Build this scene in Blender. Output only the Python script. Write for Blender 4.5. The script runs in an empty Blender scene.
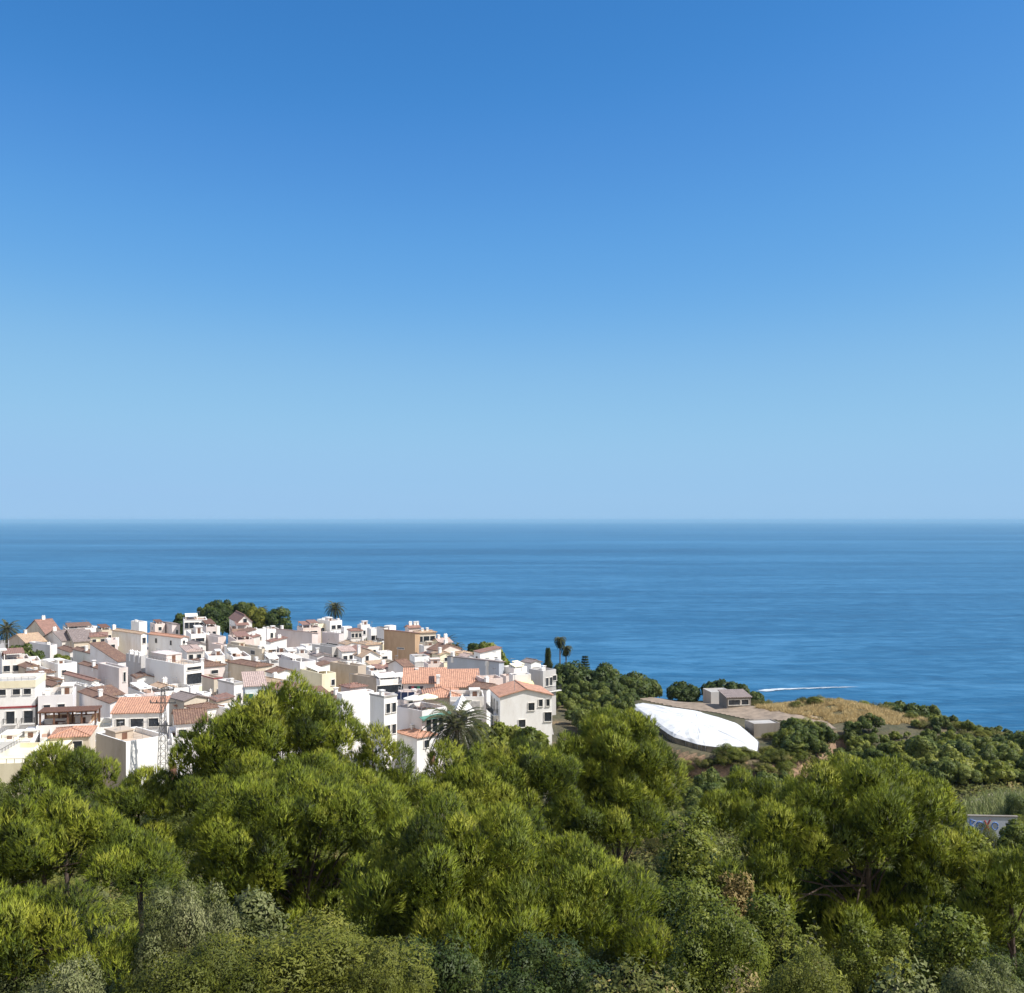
import bpy, math, random
import numpy as np
from mathutils import Vector

C = bpy.context.scene.collection
SC = bpy.context.scene
F = 1000.0            # focal length in pixels of a 1024 wide picture
CZ = 160.0            # eye height above the sea
HOR = 520.0           # picture row of the horizon

# ------------------------------------------------------------------ camera
cam = bpy.data.cameras.new('camera')
cam.sensor_width = 36.0
cam.lens = 36.0 * F / 1024.0
cam.shift_y = (HOR - 496.5) / 1024.0
cam.clip_start = 0.5
cam.clip_end = 200000.0
camo = bpy.data.objects.new('camera', cam)
camo.location = (0, 0, CZ)
camo.rotation_euler = (math.radians(90), 0, 0)
C.objects.link(camo)
SC.camera = camo

# ------------------------------------------------------------------ light
SUN_EL, SUN_AZ = 50.0, 105.0       # azimuth clockwise from +Y (the view direction)
world = bpy.data.worlds.new('World')
SC.world = world
world.use_nodes = True
wn = world.node_tree
wn.nodes.clear()
sky = wn.nodes.new('ShaderNodeTexSky')
sky.sky_type = 'NISHITA'
sky.sun_disc = False
sky.sun_elevation = math.radians(SUN_EL)
sky.sun_rotation = math.radians(SUN_AZ)
sky.altitude = 100
sky.air_density = 0.7
sky.dust_density = 0.0
sky.ozone_density = 2.0
bg = wn.nodes.new('ShaderNodeBackground')
EXPO = 0.35
bg.inputs['Strength'].default_value = 0.10 / 2 ** EXPO
# colour grade of the sky light, as the camera that took the photograph renders blue
dn = wn.nodes.new('ShaderNodeVectorMath'); dn.operation = 'SCALE'; dn.inputs['Scale'].default_value = 0.1
up = wn.nodes.new('ShaderNodeVectorMath'); up.operation = 'SCALE'; up.inputs['Scale'].default_value = 10.0
cv = wn.nodes.new('ShaderNodeRGBCurve')
for ch, pts in enumerate((
        [(0, 0), (0.087, 0.054), (0.104, 0.080), (0.139, 0.13), (0.256, 0.27), (0.576, 0.330), (0.70, 0.335), (1, 0.36)],
        [(0, 0), (0.151, 0.235), (0.178, 0.285), (0.234, 0.378), (0.403, 0.535), (0.706, 0.565), (0.79, 0.562), (1, 0.58)],
        [(0, 0), (0.15, 0.35), (0.292, 0.61), (0.336, 0.69), (0.417, 0.772), (0.6, 0.82), (1, 0.85)])):
    c_ = cv.mapping.curves[ch]
    c_.points[0].location = pts[0]; c_.points[1].location = pts[-1]
    for p_ in pts[1:-1]: c_.points.new(*p_)
cv.mapping.use_clip = False
cv.mapping.update()
wo = wn.nodes.new('ShaderNodeOutputWorld')
wn.links.new(sky.outputs[0], dn.inputs[0]); wn.links.new(dn.outputs[0], cv.inputs['Color'])
# added cloud-white glow in the unseen sky behind the viewer, lifting shaded walls
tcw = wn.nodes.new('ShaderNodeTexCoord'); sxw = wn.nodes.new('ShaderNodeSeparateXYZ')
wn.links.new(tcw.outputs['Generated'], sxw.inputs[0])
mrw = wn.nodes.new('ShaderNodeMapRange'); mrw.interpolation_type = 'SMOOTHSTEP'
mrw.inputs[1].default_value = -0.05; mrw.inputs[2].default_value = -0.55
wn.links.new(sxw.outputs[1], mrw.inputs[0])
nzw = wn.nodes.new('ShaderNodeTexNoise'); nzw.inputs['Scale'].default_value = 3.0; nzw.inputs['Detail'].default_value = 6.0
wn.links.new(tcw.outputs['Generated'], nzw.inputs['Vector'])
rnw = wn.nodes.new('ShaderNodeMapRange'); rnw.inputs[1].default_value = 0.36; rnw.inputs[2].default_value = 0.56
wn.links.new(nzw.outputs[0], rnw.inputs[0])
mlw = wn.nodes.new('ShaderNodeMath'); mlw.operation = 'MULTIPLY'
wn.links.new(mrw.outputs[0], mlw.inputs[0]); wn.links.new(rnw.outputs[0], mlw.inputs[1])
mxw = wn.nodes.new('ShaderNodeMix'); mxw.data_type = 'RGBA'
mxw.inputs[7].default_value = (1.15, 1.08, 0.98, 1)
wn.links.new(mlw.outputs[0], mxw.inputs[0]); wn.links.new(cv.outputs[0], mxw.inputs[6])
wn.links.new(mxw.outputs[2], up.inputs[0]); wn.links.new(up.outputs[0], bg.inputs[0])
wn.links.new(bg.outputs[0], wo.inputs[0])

sl = bpy.data.lights.new('sun', 'SUN')
sl.energy = 5.0
sl.angle = math.radians(0.53)
sl.color = (1.0, 0.96, 0.90)
so = bpy.data.objects.new('sun', sl)
e, a = math.radians(SUN_EL), math.radians(SUN_AZ)
sd = Vector((math.cos(e) * math.sin(a), math.cos(e) * math.cos(a), math.sin(e)))
so.rotation_euler = sd.to_track_quat('Z', 'Y').to_euler()
so.location = (60, -20, 260)
C.objects.link(so)

SC.view_settings.view_transform = 'Standard'
SC.view_settings.look = 'None'
SC.view_settings.exposure = EXPO
SC.view_settings.gamma = 1.0
SC.view_settings.use_curve_mapping = False
SC.render.engine = 'CYCLES'
DENOISE = True
SC.cycles.use_denoising = DENOISE
SC.cycles.max_bounces = 6
SC.cycles.diffuse_bounces = 3
SC.cycles.glossy_bounces = 2
SC.cycles.transmission_bounces = 4
SC.cycles.transparent_max_bounces = 4
SC.cycles.volume_bounces = 0

# ------------------------------------------------------------------ helpers
def at(px, py, d):
    return Vector(((px - 512.0) / F * d, d, CZ - (py - HOR) / F * d))

def sm(v, a, b):
    t = np.clip((np.asarray(v, float) - a) / (b - a), 0, 1)
    return t * t * (3 - 2 * t)

EDGE = [(-3000, 900), (-900, 520), (-400, 420), (-190, 375), (-112, 362), (-60, 352), (-22, 305), (-3, 272), (12, 252),
        (33, 252), (58, 238), (85, 226), (112, 214), (200, 175), (400, 120), (1200, 40), (3000, -300)]
EX = np.array([p[0] for p in EDGE], float)
EY = np.array([p[1] for p in EDGE], float)

def ground(x, y):
    """height of the terrain above the sea (numpy arrays or numbers)"""
    x = np.asarray(x, float); y = np.asarray(y, float)
    z = np.interp(y, [-400, 0, 10, 20, 35, 50, 75, 100, 125, 150, 2000], [3, -5.5, -7.6, -10.8, -17.5, -24, -32, -37.5, -40, -40, -40])
    yb = np.interp(x, [20, 29, 43, 50, 56, 62, 120, 200], [188, 177, 166, 172, 178, 194, 196, 160])
    z = z - 4.5 * sm(x, 18, 34) * (1 - 0.75 * sm(x, 60, 72)) * sm(y, 55, 105) * (1 - sm(y, yb - 4, yb + 2))
    # golden mound on the headland
    z = z + 2.6 * np.exp(-((x - 69) / 15) ** 2 - ((y - 214) / 10) ** 2)
    z = z - 7.0 * sm(x, 78, 130) * sm(y, 150, 215)
    # small unevenness off the village
    rough = 0.35 * np.sin(x * 0.31 + 1.3 * np.sin(y * 0.17)) * np.sin(y * 0.27 + x * 0.11)
    z = z + rough * np.where((y > 128) & (x < 20), 0.1, 1.0)
    ye = np.interp(x, EX, EY)
    z = z - 0.006 * np.maximum(y, 0)
    z = z - 140 * sm(y - ye, 0, 75) - 3 * sm(y - ye, -25, 0)
    return CZ + z

def gz(x, y):
    return float(ground(x, y))

def tag(o, label=None, cat=None, group=None, kind=None):
    if label: o['label'] = label
    if cat: o['category'] = cat
    if group: o['group'] = group
    if kind: o['kind'] = kind
    return o

def empty(name, loc, rz=0.0):
    o = bpy.data.objects.new(name, None)
    o.empty_display_size = 0.5
    o.location = loc
    o.rotation_euler = (0, 0, rz)
    C.objects.link(o)
    return o

def link(name, me, parent=None):
    o = bpy.data.objects.new(name, me)
    C.objects.link(o)
    if parent is not None:
        o.parent = parent
    return o

def copy_tree(o, parent=None):
    c = o.copy(); C.objects.link(c)
    if parent is not None: c.parent = parent
    for ch in list(o.children):
        copy_tree(ch, c)
    return c

class MB:
    """collects boxes, prisms and tubes and links them as one mesh"""
    def __init__(self):
        self.v = []; self.f = []; self.m = []
    def poly(self, pts, mi=0):
        n = len(self.v); self.v += [tuple(p) for p in pts]
        self.f.append(tuple(range(n, n + len(pts)))); self.m.append(mi)
    def box(self, x0, x1, y0, y1, z0, z1, mi=0, skip=''):
        n = len(self.v)
        self.v += [(x0, y0, z0), (x1, y0, z0), (x1, y1, z0), (x0, y1, z0), (x0, y0, z1), (x1, y0, z1), (x1, y1, z1), (x0, y1, z1)]
        fs = {'b': (0, 3, 2, 1), 't': (4, 5, 6, 7), 'f': (0, 1, 5, 4), 'r': (1, 2, 6, 5), 'k': (2, 3, 7, 6), 'l': (3, 0, 4, 7)}
        for k, q in fs.items():
            if k not in skip:
                self.f.append(tuple(n + i for i in q)); self.m.append(mi)
    def slab(self, pts, t):
        """polygon thickened downwards by t"""
        n = len(self.v); k = len(pts)
        self.v += [tuple(p) for p in pts] + [(p[0], p[1], p[2] - t) for p in pts]
        self.f.append(tuple(range(n, n + k))); self.m.append(0)
        self.f.append(tuple(range(n + 2 * k - 1, n + k - 1, -1))); self.m.append(0)
        for i in range(k):
            j = (i + 1) % k
            self.f.append((n + i, n + k + i, n + k + j, n + j)); self.m.append(0)
    def tube(self, pts, rad, n=6):
        pts = [Vector(p) for p in pts]; rings = []
        for i, p in enumerate(pts):
            d = (pts[min(i + 1, len(pts) - 1)] - pts[max(i - 1, 0)])
            if d.length < 1e-6: d = Vector((0, 0, 1))
            d.normalize()
            u = d.cross(Vector((0.31, 0.95, 0.1)));
            if u.length < 1e-3: u = d.cross(Vector((1, 0, 0)))
            u.normalize(); w = d.cross(u)
            b = len(self.v)
            for k in range(n):
                t = 2 * math.pi * k / n
                q = p + (u * math.cos(t) + w * math.sin(t)) * rad[i]
                self.v.append(tuple(q))
            rings.append(b)
        for i in range(len(rings) - 1):
            for k in range(n):
                j = (k + 1) % n
                self.f.append((rings[i] + k, rings[i] + j, rings[i + 1] + j, rings[i + 1] + k)); self.m.append(0)
        self.f.append(tuple(rings[0] + k for k in reversed(range(n)))); self.m.append(0)
        self.f.append(tuple(rings[-1] + k for k in range(n))); self.m.append(0)
    def bar(self, a, b, r, n=4):
        self.tube([a, b], [r, r], n)
    def lathe(self, prof, n=12, c=(0, 0)):
        rings = []
        for r, z in prof:
            b = len(self.v)
            for k in range(n):
                t = 2 * math.pi * k / n
                self.v.append((c[0] + r * math.cos(t), c[1] + r * math.sin(t), z))
            rings.append(b)
        for i in range(len(rings) - 1):
            for k in range(n):
                j = (k + 1) % n
                self.f.append((rings[i] + k, rings[i] + j, rings[i + 1] + j, rings[i + 1] + k)); self.m.append(0)
        self.f.append(tuple(rings[0] + k for k in reversed(range(n)))); self.m.append(0)
        self.f.append(tuple(rings[-1] + k for k in range(n))); self.m.append(0)
    def mesh(self, name, mat):
        me = bpy.data.meshes.new(name)
        me.from_pydata(self.v, [], self.f)
        mats = mat if isinstance(mat, (list, tuple)) else [mat]
        for m in mats: me.materials.append(m)
        if len(mats) > 1: me.polygons.foreach_set('material_index', self.m)
        me.update()
        return me
    def build(self, name, mat, parent=None):
        return link(name, self.mesh(name, mat), parent)

def tri_mesh(name, V, mat, tint=None, nv=3, nrm=None):
    """V (N,nv,3) loose faces -> mesh with a tint value per face"""
    N = len(V)
    me = bpy.data.meshes.new(name)
    me.vertices.add(N * nv)
    me.vertices.foreach_set('co', V.astype(np.float32).ravel())
    me.loops.add(N * nv)
    me.loops.foreach_set('vertex_index', np.arange(N * nv, dtype=np.int32))
    me.polygons.add(N)
    me.polygons.foreach_set('loop_start', np.arange(0, N * nv, nv, dtype=np.int32))
    if tint is not None:
        at_ = me.attributes.new('tint', 'FLOAT', 'FACE')
        at_.data.foreach_set('value', tint.astype(np.float32))
    # soft leaf normals: every leaf shades with the rounded clump it belongs to
    if nrm is None: nrm = np.tile(np.array([[0.0, 0.0, 1.0]]), (N, 1))
    an = me.attributes.new('clump', 'FLOAT_VECTOR', 'FACE')
    an.data.foreach_set('vector', nrm.astype(np.float32).ravel())
    me.materials.append(mat)
    me.update(calc_edges=True)
    return me

# ------------------------------------------------------------------ materials
def N(nt, t, **kw):
    n = nt.nodes.new(t)
    for k, v in kw.items():
        if k in n.inputs: n.inputs[k].default_value = v
        else: setattr(n, k, v)
    return n

def newmat(name):
    m = bpy.data.materials.new(name); m.use_nodes = True
    nt = m.node_tree; nt.nodes.clear()
    out = N(nt, 'ShaderNodeOutputMaterial')
    b = N(nt, 'ShaderNodeBsdfPrincipled')
    nt.links.new(b.outputs[0], out.inputs[0])
    return m, nt, b, out

def c4(c): return (c[0], c[1], c[2], 1)

def ramp(nt, fac, stops):
    r = nt.nodes.new('ShaderNodeValToRGB')
    el = r.color_ramp.elements
    el[0].position = stops[0][0]; el[0].color = c4(stops[0][1])
    el[1].position = stops[-1][0]; el[1].color = c4(stops[-1][1])
    for p, c in stops[1:-1]:
        q = el.new(p); q.color = c4(c)
    nt.links.new(fac, r.inputs[0])
    return r

def plaster(name, col, dirt=(0.45, 0.40, 0.34), amt=0.35, rough=0.85):
    m, nt, b, out = newmat(name)
    g = N(nt, 'ShaderNodeNewGeometry')
    mp = N(nt, 'ShaderNodeMapping'); mp.inputs['Scale'].default_value = (0.8, 0.8, 0.28)
    nt.links.new(g.outputs['Position'], mp.inputs[0])
    n1 = N(nt, 'ShaderNodeTexNoise', Scale=0.55, Detail=6.0, Roughness=0.65)
    nt.links.new(mp.outputs[0], n1.inputs['Vector'])
    r = N(nt, 'ShaderNodeMapRange'); r.inputs[1].default_value = 0.46; r.inputs[2].default_value = 0.78; r.inputs[4].default_value = min(1, amt * 1.6)
    nt.links.new(n1.outputs[0], r.inputs[0])
    mx = N(nt, 'ShaderNodeMix', data_type='RGBA')
    mx.inputs[6].default_value = c4(col); mx.inputs[7].default_value = c4([a_ * b_ for a_, b_ in zip(col, [d / 0.7 for d in dirt])])
    nt.links.new(r.outputs[0], mx.inputs[0])
    nt.links.new(mx.outputs[2], b.inputs['Base Color'])
    b.inputs['Roughness'].default_value = rough
    n2 = N(nt, 'ShaderNodeTexNoise', Scale=6.0, Detail=4.0)
    nt.links.new(g.outputs['Position'], n2.inputs['Vector'])
    bp = N(nt, 'ShaderNodeBump', Strength=0.12, Distance=0.05)
    nt.links.new(n2.outputs[0], bp.inputs['Height']); nt.links.new(bp.outputs[0], b.inputs['Normal'])
    return m

def tiles(name, col, col2, axis=0, lichen=None):
    """clay roof tiles: rows of rounded tiles running down the slope"""
    m, nt, b, out = newmat(name)
    tc = N(nt, 'ShaderNodeTexCoord')
    n1 = N(nt, 'ShaderNodeTexNoise', Scale=1.3, Detail=8.0, Roughness=0.85)
    nt.links.new(tc.outputs['Object'], n1.inputs['Vector'])
    mp = N(nt, 'ShaderNodeMapping')
    mp.inputs['Scale'].default_value = (4.2, 1.1, 1.1) if axis == 0 else (1.1, 4.2, 1.1)
    nt.links.new(tc.outputs['Object'], mp.inputs[0])
    n2 = N(nt, 'ShaderNodeTexNoise', Scale=1.3, Detail=3.0, Roughness=0.7)
    nt.links.new(mp.outputs[0], n2.inputs['Vector'])
    ad = N(nt, 'ShaderNodeMath', operation='ADD'); nt.links.new(n1.outputs[0], ad.inputs[0]); nt.links.new(n2.outputs[0], ad.inputs[1])
    hf = N(nt, 'ShaderNodeMath', operation='MULTIPLY'); hf.inputs[1].default_value = 0.5; nt.links.new(ad.outputs[0], hf.inputs[0])
    st = [(0.32, [c * 0.45 for c in col2]), (0.44, col2), (0.53, col), (0.64, [min(1, c * 1.45) for c in col])]
    if lichen: st[3] = (0.60, lichen)
    r = ramp(nt, hf.outputs[0], st)
    nt.links.new(r.outputs[0], b.inputs['Base Color'])
    b.inputs['Roughness'].default_value = 0.8
    w = N(nt, 'ShaderNodeTexWave', Scale=0.8, Distortion=0.6)
    w.bands_direction = 'X' if axis == 0 else 'Y'
    nt.links.new(tc.outputs['Object'], w.inputs['Vector'])
    bp = N(nt, 'ShaderNodeBump', Strength=0.7, Distance=0.12)
    nt.links.new(w.outputs[1], bp.inputs['Height']); nt.links.new(bp.outputs[0], b.inputs['Normal'])
    return m

def plain(name, col, rough=0.6, metal=0.0, var=0.25, scale=2.0, spec=0.4):
    m, nt, b, out = newmat(name)
    g = N(nt, 'ShaderNodeNewGeometry')
    n1 = N(nt, 'ShaderNodeTexNoise', Scale=scale, Detail=5.0)
    nt.links.new(g.outputs['Position'], n1.inputs['Vector'])
    r = ramp(nt, n1.outputs[0], [(0.3, [c * (1 - var) for c in col]), (0.7, [min(1, c * (1 + var)) for c in col])])
    nt.links.new(r.outputs[0], b.inputs['Base Color'])
    b.inputs['Roughness'].default_value = rough
    b.inputs['Metallic'].default_value = metal
    b.inputs['Specular IOR Level'].default_value = spec
    return m

def foliage(name, stops, transl=0.35, rough=0.65, nscale=0.6, objvar=0.0):
    m, nt, b, out = newmat(name)
    at_ = N(nt, 'ShaderNodeAttribute'); at_.attribute_name = 'tint'
    g = N(nt, 'ShaderNodeNewGeometry')
    n1 = N(nt, 'ShaderNodeTexNoise', Scale=nscale, Detail=3.0)
    nt.links.new(g.outputs['Position'], n1.inputs['Vector'])
    m1 = N(nt, 'ShaderNodeMath', operation='MULTIPLY_ADD'); m1.inputs[1].default_value = 0.9; m1.inputs[2].default_value = -0.45
    nt.links.new(n1.outputs[0], m1.inputs[0])
    ad = N(nt, 'ShaderNodeMath', operation='ADD'); nt.links.new(at_.outputs['Fac'], ad.inputs[0]); nt.links.new(m1.outputs[0], ad.inputs[1])
    last = ad
    if objvar:
        oi = N(nt, 'ShaderNodeObjectInfo')
        m2 = N(nt, 'ShaderNodeMath', operation='MULTIPLY_ADD'); m2.inputs[1].default_value = objvar; m2.inputs[2].default_value = -objvar / 2
        nt.links.new(oi.outputs['Random'], m2.inputs[0])
        a2 = N(nt, 'ShaderNodeMath', operation='ADD'); nt.links.new(ad.outputs[0], a2.inputs[0]); nt.links.new(m2.outputs[0], a2.inputs[1])
        last = a2
    r = ramp(nt, last.outputs[0], stops)
    nt.links.new(r.outputs[0], b.inputs['Base Color'])
    b.inputs['Roughness'].default_value = rough
    b.inputs['Specular IOR Level'].default_value = 0.25
    tr = N(nt, 'ShaderNodeBsdfTranslucent')
    an = N(nt, 'ShaderNodeAttribute'); an.attribute_name = 'clump'
    vt = N(nt, 'ShaderNodeVectorTransform'); vt.vector_type = 'NORMAL'; vt.convert_from = 'OBJECT'; vt.convert_to = 'WORLD'
    nt.links.new(an.outputs['Vector'], vt.inputs[0])
    mv = N(nt, 'ShaderNodeMix', data_type='VECTOR'); mv.inputs[0].default_value = 0.75
    nt.links.new(g.outputs['Normal'], mv.inputs[4]); nt.links.new(vt.outputs[0], mv.inputs[5])
    nn = N(nt, 'ShaderNodeVectorMath', operation='NORMALIZE'); nt.links.new(mv.outputs[1], nn.inputs[0])
    nt.links.new(nn.outputs[0], b.inputs['Normal'])
    nt.links.new(r.outputs[0], tr.inputs[0])
    mx = N(nt, 'ShaderNodeMixShader'); mx.inputs[0].default_value = transl
    nt.links.new(b.outputs[0], mx.inputs[1]); nt.links.new(tr.outputs[0], mx.inputs[2])
    nt.links.new(mx.outputs[0], out.inputs[0])
    return m

M = {}
M['white'] = plaster('white_lime_wash', (0.85, 0.825, 0.785), amt=0.3)
M['offwhite'] = plaster('weathered_white_wall', (0.76, 0.725, 0.68), amt=0.5)
M['cream'] = plaster('cream_wall', (0.80, 0.72, 0.52))
M['beige'] = plaster('beige_wall', (0.60, 0.52, 0.41), amt=0.4)
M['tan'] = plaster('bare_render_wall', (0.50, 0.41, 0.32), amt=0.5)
M['ochre'] = plaster('ochre_wall', (0.50, 0.34, 0.21), amt=0.5)
M['lilac'] = plaster('dull_white_wall', (0.74, 0.70, 0.68))  # white walls a tone darker; lilac is only their look in shade
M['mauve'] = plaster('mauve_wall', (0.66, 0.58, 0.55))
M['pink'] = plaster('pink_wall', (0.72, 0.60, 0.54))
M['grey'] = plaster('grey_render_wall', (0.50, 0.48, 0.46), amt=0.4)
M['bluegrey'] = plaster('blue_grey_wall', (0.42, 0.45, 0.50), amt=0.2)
M['paleblue'] = plaster('pale_blue_wall', (0.62, 0.70, 0.74))
M['stone'] = plaster('dark_stone_wall', (0.24, 0.21, 0.18), amt=0.6)
M['terra'] = plaster('terracotta_terrace', (0.42, 0.28, 0.21), amt=0.5)
M['concrete'] = plaster('concrete', (0.42, 0.40, 0.37), amt=0.5)
for ax, s in ((0, ''), (1, '_y')):
    M['r_brown' + s] = tiles('old_brown_tiles' + s, (0.22, 0.125, 0.085), (0.15, 0.085, 0.06), ax, lichen=(0.30, 0.20, 0.12))
    M['r_red' + s] = tiles('red_tiles' + s, (0.30, 0.165, 0.125), (0.21, 0.12, 0.09), ax)
    M['r_orange' + s] = tiles('orange_tiles' + s, (0.52, 0.275, 0.175), (0.39, 0.205, 0.135), ax)
    M['r_tan' + s] = tiles('tan_tiles' + s, (0.50, 0.35, 0.24), (0.36, 0.24, 0.16), ax, lichen=(0.52, 0.42, 0.22))
    M['r_pink' + s] = tiles('pale_pink_tiles' + s, (0.48, 0.36, 0.31), (0.36, 0.26, 0.22), ax)
    M['r_grey' + s] = tiles('grey_brown_tiles' + s, (0.25, 0.20, 0.18), (0.19, 0.15, 0.135), ax)
M['glass'] = plain('window_glass', (0.03, 0.034, 0.04), 0.15, var=0.4)
M['frame'] = plain('window_frame', (0.74, 0.70, 0.64), 0.6)
M['wood'] = plain('brown_wood', (0.16, 0.08, 0.05), 0.7)
M['shutter_green'] = plain('green_shutter', (0.03, 0.12, 0.08), 0.6)
M['shutter_grey'] = plain('grey_shutter', (0.38, 0.36, 0.34), 0.7)
M['iron'] = plain('dark_iron', (0.03, 0.03, 0.032), 0.5)
M['steel'] = plain('galvanised_steel', (0.36, 0.36, 0.36), 0.5, 0.6)
M['mast_grey'] = plain('dull_grey_steel', (.13, .125, .12), .6, .3)
M['panel'] = plain('solar_panel', (0.015, 0.018, 0.035), 0.2)
M['cloth_white'] = plain('white_canvas', (0.82, 0.80, 0.74), 0.9, var=0.05)
M['cloth_yellow'] = plain('yellow_canvas', (0.85, 0.78, 0.35), 0.9, var=0.08)
M['cloth_cream'] = plain('cream_canvas', (0.85, 0.80, 0.55), 0.9, var=0.08)
M['cloth_red'] = plain('faded_red_canvas', (0.55, 0.22, 0.20), 0.9, var=0.1)
M['cloth_dark'] = plain('dark_cloth', (0.03, 0.025, 0.04), 0.9)
M['cloth_green'] = plain('green_cloth', (0.03, 0.2, 0.12), 0.9)
M['awn_green'] = plain('green_awning', (0.08, 0.2, 0.16), 0.9)
M['red_paint'] = plain('wine_red_paint', (0.30, 0.06, 0.06), 0.7)
M['bark'] = plain('pine_bark', (0.085, 0.06, 0.045), 0.9, var=0.5, scale=5)
M['palm_bark'] = plain('palm_bark', (0.13, 0.10, 0.075), 0.95, var=0.4, scale=6)

M['pine'] = foliage('pine_needles', [(0.0, (0.045, 0.066, 0.008)), (0.32, (0.115, 0.158, 0.012)), (0.6, (0.240, 0.288, 0.018)), (1.0, (0.40, 0.41, 0.045))], 0.20, 0.6)
M['avocado'] = foliage('orchard_leaves', [(0.0, (0.040, 0.062, 0.012)), (0.5, (0.098, 0.130, 0.024)), (1.0, (0.22, 0.24, 0.05))], 0.25, 0.55, 0.25, 0.7)
M['darktree'] = foliage('dark_evergreen_leaves', [(0.0, (0.026, 0.044, 0.010)), (0.5, (0.062, 0.090, 0.018)), (1.0, (0.14, 0.16, 0.034))], 0.2, 0.55, 0.3, 0.4)
M['olive'] = foliage('olive_leaves', [(0.0, (0.070, 0.085, 0.010)), (0.5, (0.145, 0.158, 0.020)), (1.0, (0.27, 0.26, 0.05))], 0.25, 0.6, 0.6, 0.4)
M['grey'+'leaf'] = foliage('grey_green_leaves', [(0.0, (0.07, 0.085, 0.022)), (0.5, (0.150, 0.170, 0.055)), (1.0, (0.32, 0.32, 0.15))], 0.25, 0.6, 0.6, 0.4)
M['leaf'] = foliage('fresh_leaves', [(0.0, (0.065, 0.090, 0.012)), (0.5, (0.150, 0.180, 0.024)), (1.0, (0.30, 0.31, 0.06))], 0.3, 0.5, 0.6, 0.5)
M['palm'] = foliage('palm_leaves', [(0.0, (0.035, 0.045, 0.016)), (0.5, (0.095, 0.105, 0.045)), (1.0, (0.22, 0.21, 0.11))], 0.2, 0.5)
M['cane'] = foliage('cane_leaves', [(0.0, (0.10, 0.135, 0.04)), (0.5, (0.22, 0.27, 0.08)), (1.0, (0.38, 0.40, 0.16))], 0.3, 0.5)
M['dry'] = foliage('dry_grass_blades', [(0.0, (0.34, 0.235, 0.09)), (0.5, (0.62, 0.46, 0.21)), (1.0, (0.80, 0.66, 0.36))], 0.35, 0.8, 0.4)
M['straw'] = foliage('straw_blades', [(0.0, (0.14, 0.10, 0.035)), (0.5, (0.27, 0.20, 0.075)), (1.0, (0.42, 0.34, 0.15))], 0.3, 0.8, 0.4)
M['scrub'] = foliage('scrub_leaves', [(0.0, (0.05, 0.062, 0.014)), (0.45, (0.12, 0.135, 0.030)), (0.75, (0.21, 0.20, 0.06)), (1.0, (0.42, 0.31, 0.13))], 0.25, 0.7, 0.35)

# ------------------------------------------------------------------ terrain, sea, haze
def grid(xs, ys):
    X, Y = np.meshgrid(xs, ys)
    Z = ground(X, Y)
    V = np.stack([X, Y, Z], -1).reshape(-1, 3)
    nx, ny = len(xs), len(ys)
    i = np.arange(nx * ny).reshape(ny, nx)
    Fc = np.stack([i[:-1, :-1], i[:-1, 1:], i[1:, 1:], i[1:, :-1]], -1).reshape(-1, 4)
    return V, Fc

def terrain_material():
    m, nt, b, out = newmat('hillside_soil')
    g = N(nt, 'ShaderNodeNewGeometry')
    n1 = N(nt, 'ShaderNodeTexNoise', Scale=0.12, Detail=8.0, Roughness=0.6)
    n2 = N(nt, 'ShaderNodeTexNoise', Scale=1.7, Detail=6.0, Roughness=0.7)
    nt.links.new(g.outputs['Position'], n1.inputs['Vector']); nt.links.new(g.outputs['Position'], n2.inputs['Vector'])
    r1 = ramp(nt, n1.outputs[0], [(0.35, (0.055, 0.06, 0.025)), (0.55, (0.11, 0.095, 0.05)), (0.72, (0.24, 0.17, 0.09))])
    r2 = ramp(nt, n2.outputs[0], [(0.3, (0.45, 0.45, 0.45)), (0.7, (1.3, 1.25, 1.2))])
    mu = N(nt, 'ShaderNodeMix', data_type='RGBA', blend_type='MULTIPLY'); mu.inputs[0].default_value = 1
    nt.links.new(r1.outputs[0], mu.inputs[6]); nt.links.new(r2.outputs[0], mu.inputs[7])
    # steep earth is bare ochre soil
    sx = N(nt, 'ShaderNodeSeparateXYZ'); nt.links.new(g.outputs['True Normal'], sx.inputs[0])
    mr = N(nt, 'ShaderNodeMapRange'); mr.inputs[1].default_value = 0.86; mr.inputs[2].default_value = 0.70
    nt.links.new(sx.outputs[2], mr.inputs[0])
    mx = N(nt, 'ShaderNodeMix', data_type='RGBA')
    r3 = ramp(nt, n2.outputs[0], [(0.35, (0.13, 0.08, 0.05)), (0.65, (0.34, 0.22, 0.13))])
    nt.links.new(mr.outputs[0], mx.inputs[0]); nt.links.new(mu.outputs[2], mx.inputs[6]); nt.links.new(r3.outputs[0], mx.inputs[7])
    nt.links.new(mx.outputs[2], b.inputs['Base Color'])
    b.inputs['Roughness'].default_value = 0.95
    bp = N(nt, 'ShaderNodeBump', Strength=0.6, Distance=0.3)
    nt.links.new(n2.outputs[0], bp.inputs['Height']); nt.links.new(bp.outputs[0], b.inputs['Normal'])
    return m

xs = np.concatenate([np.linspace(-3000, -260, 30)[:-1], np.linspace(-260, 0, 105)[:-1], np.linspace(0, 150, 121)[:-1], np.linspace(150, 3000, 40)])
ys = np.concatenate([np.linspace(-400, 0, 12)[:-1], np.linspace(0, 140, 71)[:-1], np.linspace(140, 260, 121)[:-1], np.linspace(260, 480, 90)[:-1], np.linspace(480, 1200, 25)])
V, Fc = grid(xs, ys)
me = bpy.data.meshes.new('terrain')
me.from_pydata(V.tolist(), [], Fc.tolist())
me.materials.append(terrain_material())
me.polygons.foreach_set('use_smooth', np.ones(len(me.polygons), bool))
tag(link('terrain', me), kind='structure')

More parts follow.
